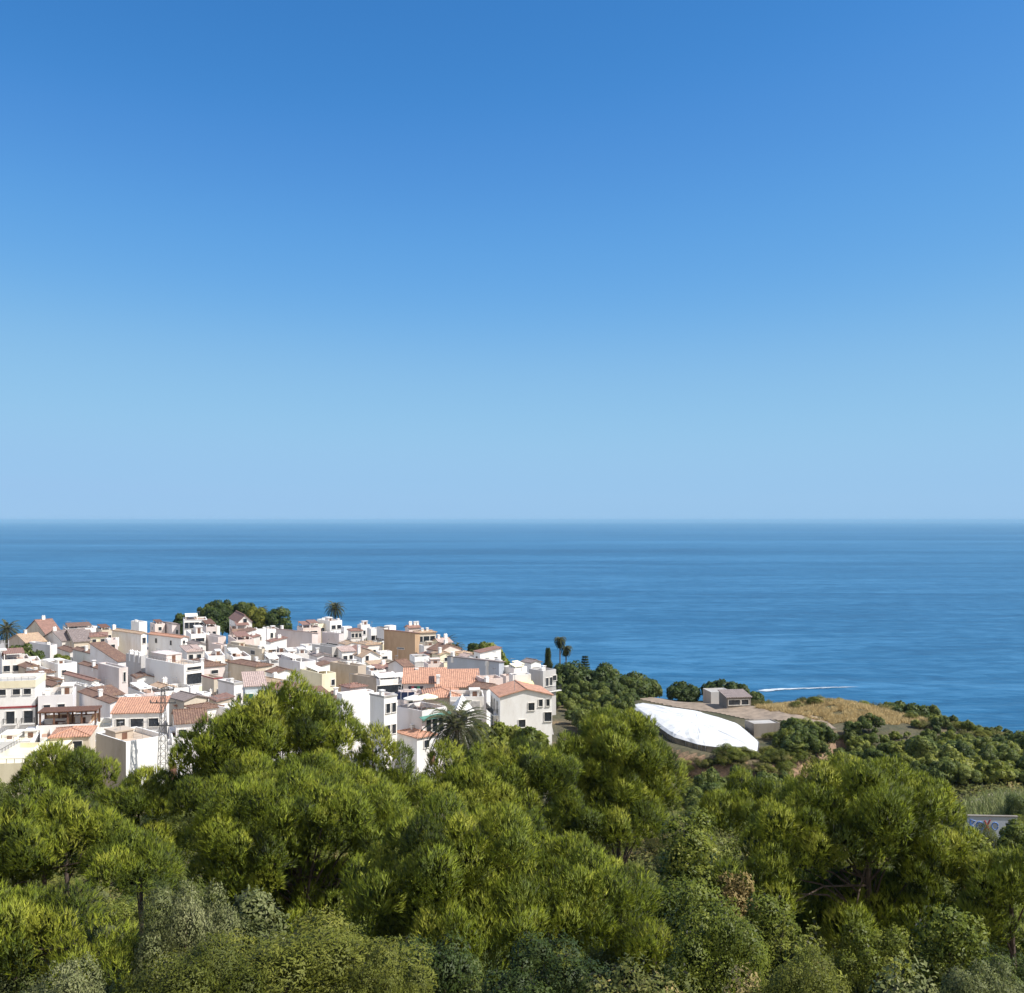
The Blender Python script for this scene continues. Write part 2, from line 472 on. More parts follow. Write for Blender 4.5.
def sea_material():
    m, nt, b, out = newmat('sea_water')
    g = N(nt, 'ShaderNodeNewGeometry')
    def layer(scale, sc, detail=4.0, dist=0.0):
        mp = N(nt, 'ShaderNodeMapping'); mp.inputs['Scale'].default_value = sc
        nt.links.new(g.outputs['Position'], mp.inputs[0])
        n = N(nt, 'ShaderNodeTexNoise', Scale=scale, Detail=detail, Roughness=0.6, Distortion=dist)
        nt.links.new(mp.outputs[0], n.inputs['Vector'])
        return n
    big = layer(0.0011, (0.16, 1, 1), 5.0, 0.6)          # wind streaks
    mid = layer(0.012, (0.22, 1, 1), 5.0, 0.5)
    wav = layer(0.16, (0.35, 1, 1), 4.0)
    rip = layer(0.05, (0.5, 1, 1), 5.0, 0.8)
    a1 = N(nt, 'ShaderNodeMath', operation='MULTIPLY_ADD'); a1.inputs[1].default_value = 0.42
    m2 = N(nt, 'ShaderNodeMath', operation='MULTIPLY_ADD'); m2.inputs[1].default_value = 0.26
    m3 = N(nt, 'ShaderNodeMath', operation='MULTIPLY'); m3.inputs[1].default_value = 0.32
    nt.links.new(rip.outputs[0], m3.inputs[0]); nt.links.new(m3.outputs[0], m2.inputs[2]); nt.links.new(mid.outputs[0], m2.inputs[0])
    nt.links.new(big.outputs[0], a1.inputs[0]); nt.links.new(m2.outputs[0], a1.inputs[2])
    r = ramp(nt, a1.outputs[0], [(0.40, (0.004, 0.050, 0.118)), (0.5, (0.013, 0.092, 0.190)), (0.60, (0.048, 0.172, 0.310))])
    nt.links.new(r.outputs[0], b.inputs['Base Color'])
    b.inputs['Roughness'].default_value = 0.32
    b.inputs['IOR'].default_value = 1.33
    b.inputs['Specular IOR Level'].default_value = 0.28
    b1 = N(nt, 'ShaderNodeBump', Strength=0.75, Distance=1.6); nt.links.new(wav.outputs[0], b1.inputs['Height'])
    b2 = N(nt, 'ShaderNodeBump', Strength=0.5, Distance=9.0); nt.links.new(mid.outputs[0], b2.inputs['Height'])
    nt.links.new(b1.outputs[0], b2.inputs['Normal']); nt.links.new(b2.outputs[0], b.inputs['Normal'])
    return m

mb = MB()
mb.poly([(-45000, -3000, 0), (45000, -3000, 0), (45000, 62000, 0), (-45000, 62000, 0)])
tag(mb.build('sea', sea_material()), kind='structure')

def haze():
    m = bpy.data.materials.new('sea_haze'); m.use_nodes = True
    nt = m.node_tree; nt.nodes.clear()
    out = N(nt, 'ShaderNodeOutputMaterial')
    v = N(nt, 'ShaderNodeVolumePrincipled')
    v.inputs['Color'].default_value = (0.36, 0.66, 0.92, 1)
    v.inputs['Density'].default_value = 3.4e-5
    v.inputs['Anisotropy'].default_value = 0.0
    nt.links.new(v.outputs[0], out.inputs['Volume'])
    mb = MB(); mb.box(-45500, 45500, -3500, 62500, -25, 176)
    o = mb.build('haze', m)
    tag(o, kind='stuff')
HAZE = True
if HAZE: haze()

# ------------------------------------------------------------------ houses
PLAT = 40.0           # the village stands 40 m below the eye
MESH = {}
def cached(key, fn):
    if key not in MESH: MESH[key] = fn()
    return MESH[key]

def winmesh(w, h, kind):
    """a window in its own frame: x along the wall, -y out of it"""
    t = 0.09
    fr = MB()
    fr.box(-w / 2 - t, w / 2 + t, -0.10, 0.05, h / 2, h / 2 + t)
    fr.box(-w / 2 - t - 0.05, w / 2 + t + 0.05, -0.16, 0.05, -h / 2 - t, -h / 2)
    fr.box(-w / 2 - t, -w / 2, -0.10, 0.05, -h / 2, h / 2)
    fr.box(w / 2, w / 2 + t, -0.10, 0.05, -h / 2, h / 2)
    pn = MB(); pn.box(-w / 2, w / 2, -0.02, 0.03, -h / 2, h / 2)
    return fr, pn

def place(o, root, face, s, z, D):
    o.parent = root
    if face == 'R':
        o.location = (s, 0, z); o.rotation_euler = (0, 0, 0)
    else:
        o.location = (0, s, z); o.rotation_euler = (0, 0, -math.pi / 2)

def window(root, face, s, z, w, h, kind='', frame='frame'):
    key = ('w', round(w, 1), round(h, 1), frame)
    w, h = key[1], key[2]
    def mk():
        fr, pn = winmesh(w, h, kind)
        return fr.mesh('window', M[frame]), pn.mesh('pane', M['glass'])
    fm, pm = cached(key, mk)
    o = link('window', fm); place(o, root, face, s, z, 0)
    link('pane', pm, o)
    if kind in ('s', 'S'):          # open or closed shutters
        mat = 'shutter_green' if kind == 's' else 'shutter_grey'
        def mk2():
            b = MB()
            if kind == 's':
                b.box(-w / 2, w / 2, -0.14, -0.105, -h / 2, h / 2)
            else:
                b.box(-w / 2 - 0.02, w / 2 + 0.02, -0.14, -0.105, -h / 2, h / 2)
            return b.mesh('shutter', M[mat])
        link('shutter', cached(('sh', w, h, kind), mk2), o)
    return o

def door(root, face, s, w=1.1, h=2.2, mat='wood', z0=0.0):
    def mk():
        b = MB(); b.box(-w / 2, w / 2, -0.05, 0.03, -h / 2, h / 2); return b.mesh('door', M[mat])
    o = link('door', cached(('d', w, h, mat), mk)); place(o, root, face, s, z0 + h / 2 + 0.02, 0)
    return o

def balcony(root, face, s, z, w=2.6, dep=0.9, mat='white', rail='iron'):
    def mk():
        b = MB(); b.box(-w / 2, w / 2, -dep, 0.0, -0.14, 0.0)
        r = MB()
        r.box(-w / 2, w / 2, -dep + 0.002, -dep + 0.05, 0.95, 1.0); r.box(-w / 2 + 0.002, -w / 2 + 0.05, -dep + 0.05, -0.01, 0.95, 1.0); r.box(w / 2 - 0.05, w / 2 - 0.002, -dep + 0.05, -0.01, 0.95, 1.0)
        n = int(w / 0.22)
        for i in range(n + 1):
            x = -w / 2 + 0.03 + (w - 0.06) * i / n
            r.box(x - 0.02, x + 0.02, -dep + 0.01, -dep + 0.04, 0.002, 0.95)
        for i in range(1, 4):
            for x in (-w / 2 + 0.02, w / 2 - 0.04): r.box(x, x + 0.03, -dep * i / 4, -dep * i / 4 + 0.03, 0.002, 0.95)
        return b.mesh('balcony', M[mat]), r.mesh('railing', M[rail])
    bm, rm = cached(('b', w, dep, mat, rail), mk)
    o = link('balcony', bm); place(o, root, face, s, z, 0)
    link('railing', rm, o)
    return o

def awning(root, face, s, z, w=3.0, dep=1.6, mat='cloth_yellow', drop=0.6):
    def mk():
        b = MB(); b.slab([(-w / 2, -0.01, 0), (-w / 2, -dep, -drop), (w / 2, -dep, -drop), (w / 2, -0.01, 0)], 0.05)
        b.box(-w / 2, w / 2, -dep - 0.03, -dep - 0.002, -drop - 0.25, -drop)
        return b.mesh('awning', M[mat])
    o = link('awning', cached(('a', w, dep, mat, drop), mk)); place(o, root, face, s, z, 0)
    return o

def chimney_mesh(kind):
    b = MB()
    if kind == 0:
        b.box(-.32, .32, -.32, .32, -1.2, .8); b.box(-.4, .4, -.4, .4, .8, .9); b.box(-.25, .25, -.25, .25, .9, 1.1); b.box(-.4, .4, -.4, .4, 1.1, 1.18)
    elif kind == 1:
        b.box(-.45, .45, -.28, .28, -1.2, 1.0); b.box(-.52, .52, -.35, .35, 1.0, 1.1)
        for i in (-1, 1): b.box(i * .22 - .1, i * .22 + .1, -.1, .1, 1.1, 1.35)
    else:
        b.box(-.3, .3, -.3, .3, -1.2, .9); b.slab([(-.45, -.45, 1.25), (.45, -.45, 1.25), (.45, .45, 1.25), (-.45, .45, 1.25)], .1)
        for x in (-.25, .25):
            for y in (-.25, .25): b.box(x - .05, x + .05, y - .05, y + .05, .9, 1.15)
    return b.mesh('chimney', M['white'])

def aerial_mesh():
    b = MB(); b.bar((0, 0, -.6), (0, 0, 2.6), .035)
    b.bar((-.1, 0, 2.5), (1.1, 0, 2.5), .025)
    for i in range(6): b.bar((.1 + i * .18, -.4 + i * .03, 2.5), (.1 + i * .18, .4 - i * .03, 2.5), .018, 3)
    return b.mesh('aerial', M['steel'])

HOUSES = {}; HPX = {}
def clampw(v, lo, hi): return max(lo, min(hi, v))

def house(label, xl, xc, xr, py, h, a=40, roof='flat', wall='white', rc='brown', L='', R='', x='', wl=None, wr=None,
          pitch=18, terr='terra', cat='house', d=None, name='village_house', group='whitewashed village houses', par=0.75, side=None):
    """near corner at picture column xc with its wall top on row py; xl and xr are the columns of the left and right outline"""
    rng = random.Random(label)
    if d is None: d = (PLAT - h) * F / (py - HOR)
    else: h = PLAT - (py - HOR) * d / F
    ar = math.radians(a)
    cx = (xc - 512) / F * d
    tl, tr = (xl - 512) / F, (xr - 512) / F
    if wr is None:
        den = math.cos(ar) - tr * math.sin(ar)
        wr = clampw((tr * d - cx) / den if den > 0.05 else 9, 1.0, 26)
    if wl is None:
        den = math.sin(ar) + tl * math.cos(ar)
        wl = clampw((cx - tl * d) / den if den > 0.12 else 9, 2.2, 16)
    W, D = wr, wl
    root = empty(name, (cx, d, CZ - PLAT), ar)
    tag(root, label, cat, group)
    wm = M[wall]; b = MB(); z0 = -2.5
    rs = {'brown': 'r_brown', 'red': 'r_red', 'orange': 'r_orange', 'tan': 'r_tan', 'pink': 'r_pink', 'grey': 'r_grey'}[rc]
    tp = math.tan(math.radians(pitch)); o_ = 0.3
    topz = h
    if roof == 'flat':
        t = 0.22; p = par; zi = h - p
        b.poly([(0, 0, z0), (W, 0, z0), (W, 0, h), (0, 0, h)]); b.poly([(W, 0, z0), (W, D, z0), (W, D, h), (W, 0, h)])
        b.poly([(W, D, z0), (0, D, z0), (0, D, h), (W, D, h)]); b.poly([(0, D, z0), (0, 0, z0), (0, 0, h), (0, D, h)])
        O = [(0, 0), (W, 0), (W, D), (0, D)]; I = [(t, t), (W - t, t), (W - t, D - t), (t, D - t)]
        for i in range(4):
            j = (i + 1) % 4
            b.poly([(*O[i], h), (*O[j], h), (*I[j], h), (*I[i], h)])
            b.poly([(*I[i], h), (*I[j], h), (*I[j], zi), (*I[i], zi)])
        f = MB(); f.box(t + .002, W - t - .002, t + .002, D - t - .002, zi - .1, zi)
        if side: b.m[3] = 1
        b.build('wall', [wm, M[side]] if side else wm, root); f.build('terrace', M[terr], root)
        topz = zi
    else:
        r = MB(); ax = 0
        if roof == 'gx':        # ridge along x, gables left and right
            rz = h + D / 2 * tp
            b.poly([(0, 0, z0), (W, 0, z0), (W, 0, h), (0, 0, h)]); b.poly([(W, D, z0), (0, D, z0), (0, D, h), (W, D, h)])
            b.poly([(W, 0, z0), (W, D, z0), (W, D, h), (W, D / 2, rz), (W, 0, h)]); b.poly([(0, D, z0), (0, 0, z0), (0, 0, h), (0, D / 2, rz), (0, D, h)])
            e = o_ * tp; g_ = 0.17
            r.slab([(-o_, -o_, h - e + g_), (W + o_, -o_, h - e + g_), (W + o_, D / 2, rz + g_), (-o_, D / 2, rz + g_)], .16)
            r.slab([(-o_, D / 2, rz + g_), (W + o_, D / 2, rz + g_), (W + o_, D + o_, h - e + g_), (-o_, D + o_, h - e + g_)], .16)
            r.box(-o_, W + o_, D / 2 - .14, D / 2 + .14, rz + g_ - .05, rz + g_ + .09)
            topz = rz
        elif roof == 'gy':
            ax = 1; rz = h + W / 2 * tp
            b.poly([(0, D, z0), (0, 0, z0), (0, 0, h), (0, D, h)]); b.poly([(W, 0, z0), (W, D, z0), (W, D, h), (W, 0, h)])
            b.poly([(0, 0, z0), (W, 0, z0), (W, 0, h), (W / 2, 0, rz), (0, 0, h)]); b.poly([(W, D, z0), (0, D, z0), (0, D, h), (W / 2, D, rz), (W, D, h)])
            e = o_ * tp; g_ = 0.17
            r.slab([(-o_, D + o_, h - e + g_), (-o_, -o_, h - e + g_), (W / 2, -o_, rz + g_), (W / 2, D + o_, rz + g_)], .16)
            r.slab([(W / 2, D + o_, rz + g_), (W / 2, -o_, rz + g_), (W + o_, -o_, h - e + g_), (W + o_, D + o_, h - e + g_)], .16)
            r.box(W / 2 - .14, W / 2 + .14, -o_, D + o_, rz + g_ - .05, rz + g_ + .09)
            topz = rz
        elif roof == 'hip':
            k = min(W, D) / 2; rz = h + k * tp; e = h + .1
            A = [(-o_, -o_), (W + o_, -o_), (W + o_, D + o_), (-o_, D + o_)]
            if W >= D: R1, R2 = (k, D / 2), (W - k, D / 2)
            else: R1, R2 = (W / 2, k), (W / 2, D - k)
            q = lambda p, z: (p[0], p[1], z)
            if W >= D:
                fs = [[q(A[0], e), q(A[1], e), q(R2, rz), q(R1, rz)], [q(A[1], e), q(A[2], e), q(R2, rz)], [q(A[2], e), q(A[3], e), q(R1, rz), q(R2, rz)], [q(A[3], e), q(A[0], e), q(R1, rz)]]
            else:
                fs = [[q(A[0], e), q(A[1], e), q(R1, rz)], [q(A[1], e), q(A[2], e), q(R2, rz), q(R1, rz)], [q(A[2], e), q(A[3], e), q(R2, rz)], [q(A[3], e), q(A[0], e), q(R1, rz), q(R2, rz)]]
            for f in fs: r.poly(f)
            r.box(-o_, W + o_, -o_, D + o_, h - .04, h + .098, skip='t')
            for P_, Q_ in ((A[0], R1), (A[1], R2 if W >= D else R1), (A[2], R2), (A[3], R1 if W >= D else R2), (R1, R2)):
                za = rz if P_ == R1 else e
                r.bar((P_[0], P_[1], za + .03), (Q_[0], Q_[1], rz + .03), .11, 5)
            for s0, s1 in (((0, 0), (W, 0)), ((W, 0), (W, D)), ((W, D), (0, D)), ((0, D), (0, 0))):
                b.poly([(*s0, z0), (*s1, z0), (*s1, h), (*s0, h)])
            topz = rz - .5
        else:                    # single slopes: shy low at y=0, shx low at x=0, shX low at x=W
            zc = {'shy': (0, 0, 1, 1), 'shx': (0, 1, 1, 0), 'shX': (1, 0, 0, 1), 'shY': (1, 1, 0, 0)}[roof]
            run = D if roof in ('shy', 'shY') else W
            dz = run * math.tan(math.radians(pitch * 0.75)); ax = 0 if roof in ('shy', 'shY') else 1
            P4 = [(0, 0), (W, 0), (W, D), (0, D)]; Z = [h + dz * c for c in zc]
            for i in range(4):
                j = (i + 1) % 4
                b.poly([(*P4[i], z0), (*P4[j], z0), (*P4[j], Z[j]), (*P4[i], Z[i])])
            E4 = [(-.25, -.25), (W + .25, -.25), (W + .25, D + .25), (-.25, D + .25)]
            r.slab([(*E4[i], Z[i] + .17) for i in range(4)], .15)
            topz = h + dz * .5
        b.build('wall', wm, root)
        r.build('roof', M[rs + ('_y' if ax else '')], root)
    if not R and W > 2.6 and cat == 'house' and not any(w_ in label for w_ in ('blank', 'plain', 'windowless', 'bright white wall')):
        R = ' '.join('w%.2f,%.1f,%.1f,%.1f' % (rng.uniform(.15, .85), rng.uniform(1.9, 2.4) + 2.8 * (k_ % 2), rng.uniform(.7, 1.1), rng.uniform(.9, 1.4)) for k_ in range(rng.choice((1, 2, 2))))
    # openings
    for face, spec, ln in (('L', L, D), ('R', R, W)):
        for tok in spec.split():
            k = tok[0]
            if k == 'g':             # gCxR[:kind][*w,h]  a grid of windows
                body, _, siz = tok[1:].partition('*')
                body, _, kind = body.partition(':')
                c_, r_ = [int(v) for v in body.split('x')]
                w_, h_ = [float(v) for v in siz.split(',')] if siz else (1.0, 1.3)
                for i in range(c_):
                    for j in range(r_):
                        zz = h - (par if roof == 'flat' else 0) - 1.35 - 2.9 * j
                        if zz < 0.8: continue
                        window(root, face, ln * (i + .5) / c_, zz, min(w_, ln / c_ * .7), h_, kind)
            elif k == 'w':           # wFRAC,ZDOWN,W,H[,kind]  one window
                q = tok[1:].split(',')
                window(root, face, ln * float(q[0]), h - float(q[1]), float(q[2]), float(q[3]), q[4] if len(q) > 4 else '')
            elif k == 'd':
                q = tok[1:].split(',') if len(tok) > 1 else ['0.5']
                door(root, face, ln * float(q[0]), z0=float(q[1]) if len(q) > 1 else 0.0)
            elif k == 'b':
                q = tok[1:].split(',')
                balcony(root, face, ln * float(q[0]), h - float(q[1]), float(q[2]), float(q[3]) if len(q) > 3 else .9)
            elif k == 'a':
                q = tok[1:].split(',')
                awning(root, face, ln * float(q[0]), h - float(q[1]), float(q[2]), float(q[3]), q[4], float(q[5]) if len(q) > 5 else .6)
    if roof == 'flat' and W > 3 and D > 3 and len(x.split()) < 3 and cat == 'house': x = x + ' ' + auto(rng, 2 if W > 6 else 1)
    for tok in x.split():
        k = tok[0]
        if k == 'c':                 # chimney cFX,FY[,kind]
            q = tok[1:].split(','); kd = int(q[2]) if len(q) > 2 else rng.randrange(3)
            o = link('chimney', cached(('ch', kd), lambda: chimney_mesh(kd)), root); o.location = (W * float(q[0]), D * float(q[1]), topz)
        elif k == 't':               # aerial
            q = tok[1:].split(',')
            o = link('aerial', cached('aerial', aerial_mesh), root); o.location = (W * float(q[0]), D * float(q[1]), topz); o.rotation_euler = (0, 0, rng.random() * 6)
        elif k == 'r':               # stair head rX0,X1,Y0,Y1,H[,mat]
            q = tok[1:].split(','); v = [float(t_) for t_ in q[:5]]
            m_ = MB(); m_.box(W * v[0] + .03, W * v[1] - .03, D * v[2] + .03, D * v[3] - .03, topz - .2, topz + v[4])
            m_.box(W * v[0] - .12, W * v[1] + .12, D * v[2] - .12, D * v[3] + .12, topz + v[4] + .002, topz + v[4] + .18)
            o = m_.build('stair_head', M[q[5] if len(q) > 5 else wall], root)
            dd = MB(); dd.box(W * (v[0] + v[1]) / 2 - .4, W * (v[0] + v[1]) / 2 + .4, D * v[2] - .02, D * v[2] + .1, topz, topz + min(2.0, v[4] - .2)); dd.build('door', M['wood'], o)
        elif k == 'p':               # open roof shelter pX0,X1,Y0,Y1,H,mat
            q = tok[1:].split(','); v = [float(t_) for t_ in q[:5]]
            m_ = MB(); X0, X1, Y0, Y1 = W * v[0], W * v[1], D * v[2], D * v[3]; t_ = topz + v[4]
            m_.slab([(X0 - .2, Y0 - .2, t_), (X1 + .2, Y0 - .2, t_), (X1 + .2, Y1 + .2, t_ + .5), (X0 - .2, Y1 + .2, t_ + .5)], .12)
            o = m_.build('roof_shelter', M[q[5]], root)
            for X_ in (X0, X1):
                for Y_, zt in ((Y0, t_ - .13), (Y1, t_ + .35)):
                    ps = MB(); ps.box(X_ - .1, X_ + .1, Y_ - .1, Y_ + .1, topz, zt); ps.build('post', M['white'], o)
        elif k == 'v':               # railing on the parapet
            m_ = MB(); zt = h + .65
            n_ = max(2, int(W / 1.1)); 
            for i in range(n_ + 1): m_.box(W * i / n_ - .03, W * i / n_ + .03, .08, .14, h, zt - .04)
            m_.box(0, W, .07, .15, zt - .04, zt)
            n_ = max(2, int(D / 1.1))
            for i in range(1, n_ + 1): m_.box(.08, .14, D * i / n_ - .03, D * i / n_ + .03, h, zt - .04)
            m_.box(.07, .15, .16, D, zt - .04, zt)
            m_.build('railing', M['steel'], root)
        elif k == 'm':               # coping band of another colour mZDOWN,H,mat
            q = tok[1:].split(',')
            m_ = MB(); zt = h - float(q[0]); hh = float(q[1]); m_.box(-.09, W + .09, -.09, D + .09, zt - hh, zt, skip='tb')
            m_.box(-.09, W + .09, -.09, -.002, zt - .02, zt + .002)
            m_.build('wall_band', M[q[2]], root)
    HOUSES[label] = (root, W, D, h, topz); HPX[label] = (xc, py, xl, xr)
    return root

def auto(rng, n):
    return ' '.join(rng.sample(['t.3,.6', 'c.8,.7,2', 't.7,.4', 'r.6,.9,.65,.95,1.1', 'r.05,.45,.6,.97,.7', 'p.1,.6,.4,.95,1.2,cloth_white', 'p.3,.9,.3,.9,1.2,wood', 'v'], n))

# far rows against the sea, from the west to the east
house('gable house with brown roof standing highest at the seaward edge of the village', 15, 47, 63, 636, 6, 48, 'gx', 'beige', 'red', L='w.6,0.2,1.6,.9', x='c.5,.5,1', pitch=27)
house('low house with yellow lichen tiles below the big gable house', 9, 26, 46, 643, 5.5, 48, 'gx', 'tan', 'tan', x='c.4,.5,0')
house('house of shaded grey roofs between the big gable house and the white box houses', 44, 62, 80, 641, 6, 45, 'gx', 'offwhite', 'grey', x='c.1,.5 t.8,.5')
house('white house with a brown upper roof and a white solar tank against the sea', 55, 66, 95, 629, 7.5, 30, 'flat', 'white', L='w.5,1.8,1.2,1.2', R='w.2,1.9,1.1,1.1 w.75,1.9,1.1,1.2', x='p.1,.9,.2,.95,1.3,r_brown c.6,.5,1')
house('little flat white house glimpsed at the western sea edge', 76, 84, 97, 627, 6, 42, 'flat', 'white', R='w.6,1.7,1,1', x='t.5,.5')
house('white house with a faded red flat roof and cream columns', 84, 90, 107, 637, 7, 22, 'hip', 'cream', 'red', R='g2x1', pitch=14)
house('pinkish house between white chimney pillars', 105, 108, 118, 640, 6.8, 30, 'flat', 'mauve', R='w.5,2,1,1.4', x='c.1,.1,1 c.95,.1,1')
house('large shaded gable house with a tan roof edge sloping to the sea', 108, 141, 147, 634, 8, 50, 'gy', 'offwhite', 'tan', R='w.5,1.9,1,1.6', x='c.1,.95,1', pitch=20)
house('tall white cube house with a brown side rising above the tan roof edge', 131, 139, 147, 622, 9, 45, 'flat', 'white', x='c.2,.6,0', terr='concrete')
house('small pinkish house with dark windows at the sea edge', 150, 155, 165, 624, 6.5, 35, 'flat', 'pink', L='w.5,1.6,1,1', R='w.5,1.6,1,1.1')
house('low mauve house beside the pinkish one at the sea edge', 163, 172, 180, 625, 6.3, 40, 'shX', 'mauve', 'grey', pitch=12)
house('house with a broad orange roof and bright white gable end', 146, 181, 188, 638, 7.5, 52, 'gy', 'white', 'orange', L='w.75,1.6,1,1.3 w.3,1.7,1,1.3', R='w.4,1.2,.7,.9', pitch=17)
house('white colonnaded roof pavilion house with pink lit upper room', 179, 184, 207, 620, 8.5, 20, 'flat', 'white', R='w.12,1.8,1.2,1.9 w.34,1.8,1.6,1.9 w.56,1.8,1.2,1.9 w.82,1.8,2.2,1.5', x='m.0,.2,white', par=.4)
house('pergola topped mauve house behind the white boundary wall', 200, 206, 217, 627, 7, 25, 'flat', 'mauve', R='g2x1', x='p.1,.9,.1,.9,1.6,wood')
house('white terraces with cluttered ledges below the colonnaded pavilion', 186, 191, 206, 634, 7, 25, 'flat', 'white', L='w.5,2,1,1', R='w.15,2,.9,1.1 w.6,1.8,2.4,1', x='r.5,.95,.5,.95,2 c.1,.6')
house('plain white block house catching the sun beside the mauve houses', 201, 206, 220, 627, 6.2, 35, 'flat', 'white', x='t.6,.5')
house('long mauve windowless house with a flat roof', 201, 218, 226, 637, 6.5, 40, 'flat', 'mauve', x='c.2,.7', terr='concrete')
house('belfry shaped white house with steep gable before the dark trees', 228, 238, 252, 622, 8.5, 25, 'gy', 'white', 'red', R='w.5,-.3,1.1,1.3', pitch=42)
house('brown stepped house under the belfry gable', 224, 232, 250, 629, 7, 20, 'flat', 'terra', L='w.5,1.6,1,1', R='g2x1*1.3,1.1', x='p.3,.95,.2,.9,1.7,r_red')
house('white cube house with one dark window below the seaward trees', 250, 252, 266, 630, 7.2, 28, 'flat', 'white', R='w.55,2.6,1,1 w.15,1.8,.8,1.4', x='c.3,.3,1 c.95,.6,1')
house('white house with red terrace rails next to the big mauve gable wall', 263, 267, 279, 629, 7, 30, 'flat', 'white', R='w.4,2,.8,1.5 w.8,2,.8,1.5', x='v c.3,.7,0', terr='terra')
house('big mauve house with a blank wall and rounded roofline', 276, 312, 318, 634, 8.5, 52, 'shX', 'mauve', 'pink', x='c.4,.9,0', pitch=14)
house('red stepped roof terraces beside the big mauve wall', 297, 303, 321, 628, 8.2, 25, 'flat', 'pink', L='g1x1', R='w.2,1.6,1.5,1.2 w.6,1.6,2,1.2', x='p.05,.45,.2,.9,1.6,r_red p.5,.95,.3,.9,1.9,r_red')
house('white house crowned by a square tower room under the tall palm', 317, 330, 342, 621, 9, 40, 'flat', 'white', R='w.3,2,1.4,1.2 w.75,2,1.4,1.2', x='c.2,.7,1 c.9,.2,0')
house('cream house of small terraces left of the palm tower house', 311, 318, 327, 624, 8, 38, 'flat', 'cream', R='w.5,1.8,1.2,1', x='c.2,.5')
house('tall grey sided house with sun terraces below the palm', 322, 339, 344, 634, 8.5, 48, 'flat', 'mauve', 'pink', L='w.4,3.2,5,.7', x='v', terr='concrete')
house('narrow white house below the palm with a blank front', 341, 344, 352, 627, 8, 30, 'flat', 'white', L='w.5,2,.8,1')
house('small house with reddish tiles seen above the white terraced row', 348, 351, 362, 631, 7.5, 22, 'hip', 'offwhite', 'red', R='g3x1*.8,1.2', pitch=18)
house('pale grey tower block house with roof dome at the sea edge', 358, 361, 370, 625, 8.8, 38, 'flat', 'lilac', x='r.4,.9,.4,.9,1.6 c.2,.5,0')
house('white house with paired dark windows by the stone tower', 367, 371, 380, 629, 8.2, 25, 'flat', 'white', R='w.25,2.6,1.1,1.3 w.7,2.6,1.1,1.3', x='t.4,.7 c.1,.5,0')
house('narrow tower house with dark stone lower walls', 377, 384, 388, 628, 9, 35, 'flat', 'stone', L='w.5,2.4,1.3,2.2', x='m.0,3.2,offwhite')
house('plain white block with a blank sunny front behind the ochre house', 385, 388, 396, 626, 8.6, 40, 'flat', 'white')
house('red roofed house peeping over the ochre block', 405, 409, 420, 628, 8.6, 30, 'gx', 'pink', 'red', x='c.3,.5,1 c.7,.5,0 c.95,.5,0', pitch=20)
house('beige house with a wide tiled eave and glazed balconies facing the sea', 414, 418, 436, 633, 8.2, 22, 'hip', 'beige', 'tan', L='g1x1', R='w.15,1.8,1.4,1.6 w.45,1.8,1.8,1.6 w.8,1.8,1.4,1.6 w.2,5.2,1.4,1.6', x='c.3,.3,0 c.6,.4,0', pitch=16)
# second row
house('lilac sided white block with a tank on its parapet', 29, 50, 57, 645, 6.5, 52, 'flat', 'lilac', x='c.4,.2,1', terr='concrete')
house('dark sea facing house with brown eaves behind the hedge', 62, 74, 90, 642, 6, 35, 'gx', 'beige', 'grey', L='w.5,1.4,1.2,1')
house('brown tiled house with a white gable beside the red flat roof', 70, 97, 106, 655, 6.2, 44, 'gy', 'offwhite', 'brown', x='c.2,.5')
house('low white walled terrace house with a white tank on top', 41, 58, 77, 664, 6, 45, 'flat', 'white', x='r.4,.75,.45,.7,.9,white', terr='concrete')
house('little white cube house by the railed roof terrace', 27, 31, 41, 661, 6.3, 30, 'flat', 'white', R='w.5,1.6,1.6,1.2')
house('house with a red roofed open verandah on a railed terrace', -12, 2, 30, 660, 7, 30, 'flat', 'offwhite', R='g3x1*1.4,1.4', x='v p.1,.8,.2,.9,2.0,r_red r.0,.2,.5,.9,2.4')
house('lavender walled house with a low tan roof before the grey block', 85, 118, 132, 662, 6.8, 45, 'shy', 'lilac', 'brown', L='w.3,.9,2.8,.7', pitch=14)
house('brown ridge roofed house between the white terrace and the tall tan block', 79, 107, 116, 671, 6.4, 44, 'gy', 'mauve', 'brown', x='c.1,.5')
house('red speckled roof house beside the brown plaster wall', 64, 92, 99, 681, 6, 46, 'gy', 'offwhite', 'red', R='g2x1', pitch=20)
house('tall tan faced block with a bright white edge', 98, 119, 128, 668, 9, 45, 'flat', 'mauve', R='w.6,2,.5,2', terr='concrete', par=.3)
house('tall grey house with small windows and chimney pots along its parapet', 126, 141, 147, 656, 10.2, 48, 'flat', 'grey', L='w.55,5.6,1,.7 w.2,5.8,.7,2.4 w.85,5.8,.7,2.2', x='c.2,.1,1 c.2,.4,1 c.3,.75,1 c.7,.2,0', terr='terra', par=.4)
house('largest white house with a deep square window on its sunny front', 145, 184, 204, 665, 10, 48, 'flat', 'white', R='w.5,3.1,3.4,2.2 w.5,.9,3.2,.55', x='r.2,.95,.55,.95,1.6,mauve', terr='tan', par=.5)
house('house with a round washing ring on its tan roof terrace', 156, 166, 182, 655, 8.2, 35, 'flat', 'mauve', L='', R='', x='v c.4,.3,2', terr='tan')
house('pink roofed low house behind the tallest white house', 181, 187, 203, 652, 7.2, 25, 'hip', 'offwhite', 'pink', R='g2x1', pitch=14)
house('brown hipped house with white corner wall beside the largest white house', 184, 204, 225, 667, 7.5, 40, 'hip', 'mauve', 'brown', R='w.5,1.3,1.6,.8', x='c.2,.3,0 t.5,.5', pitch=17)
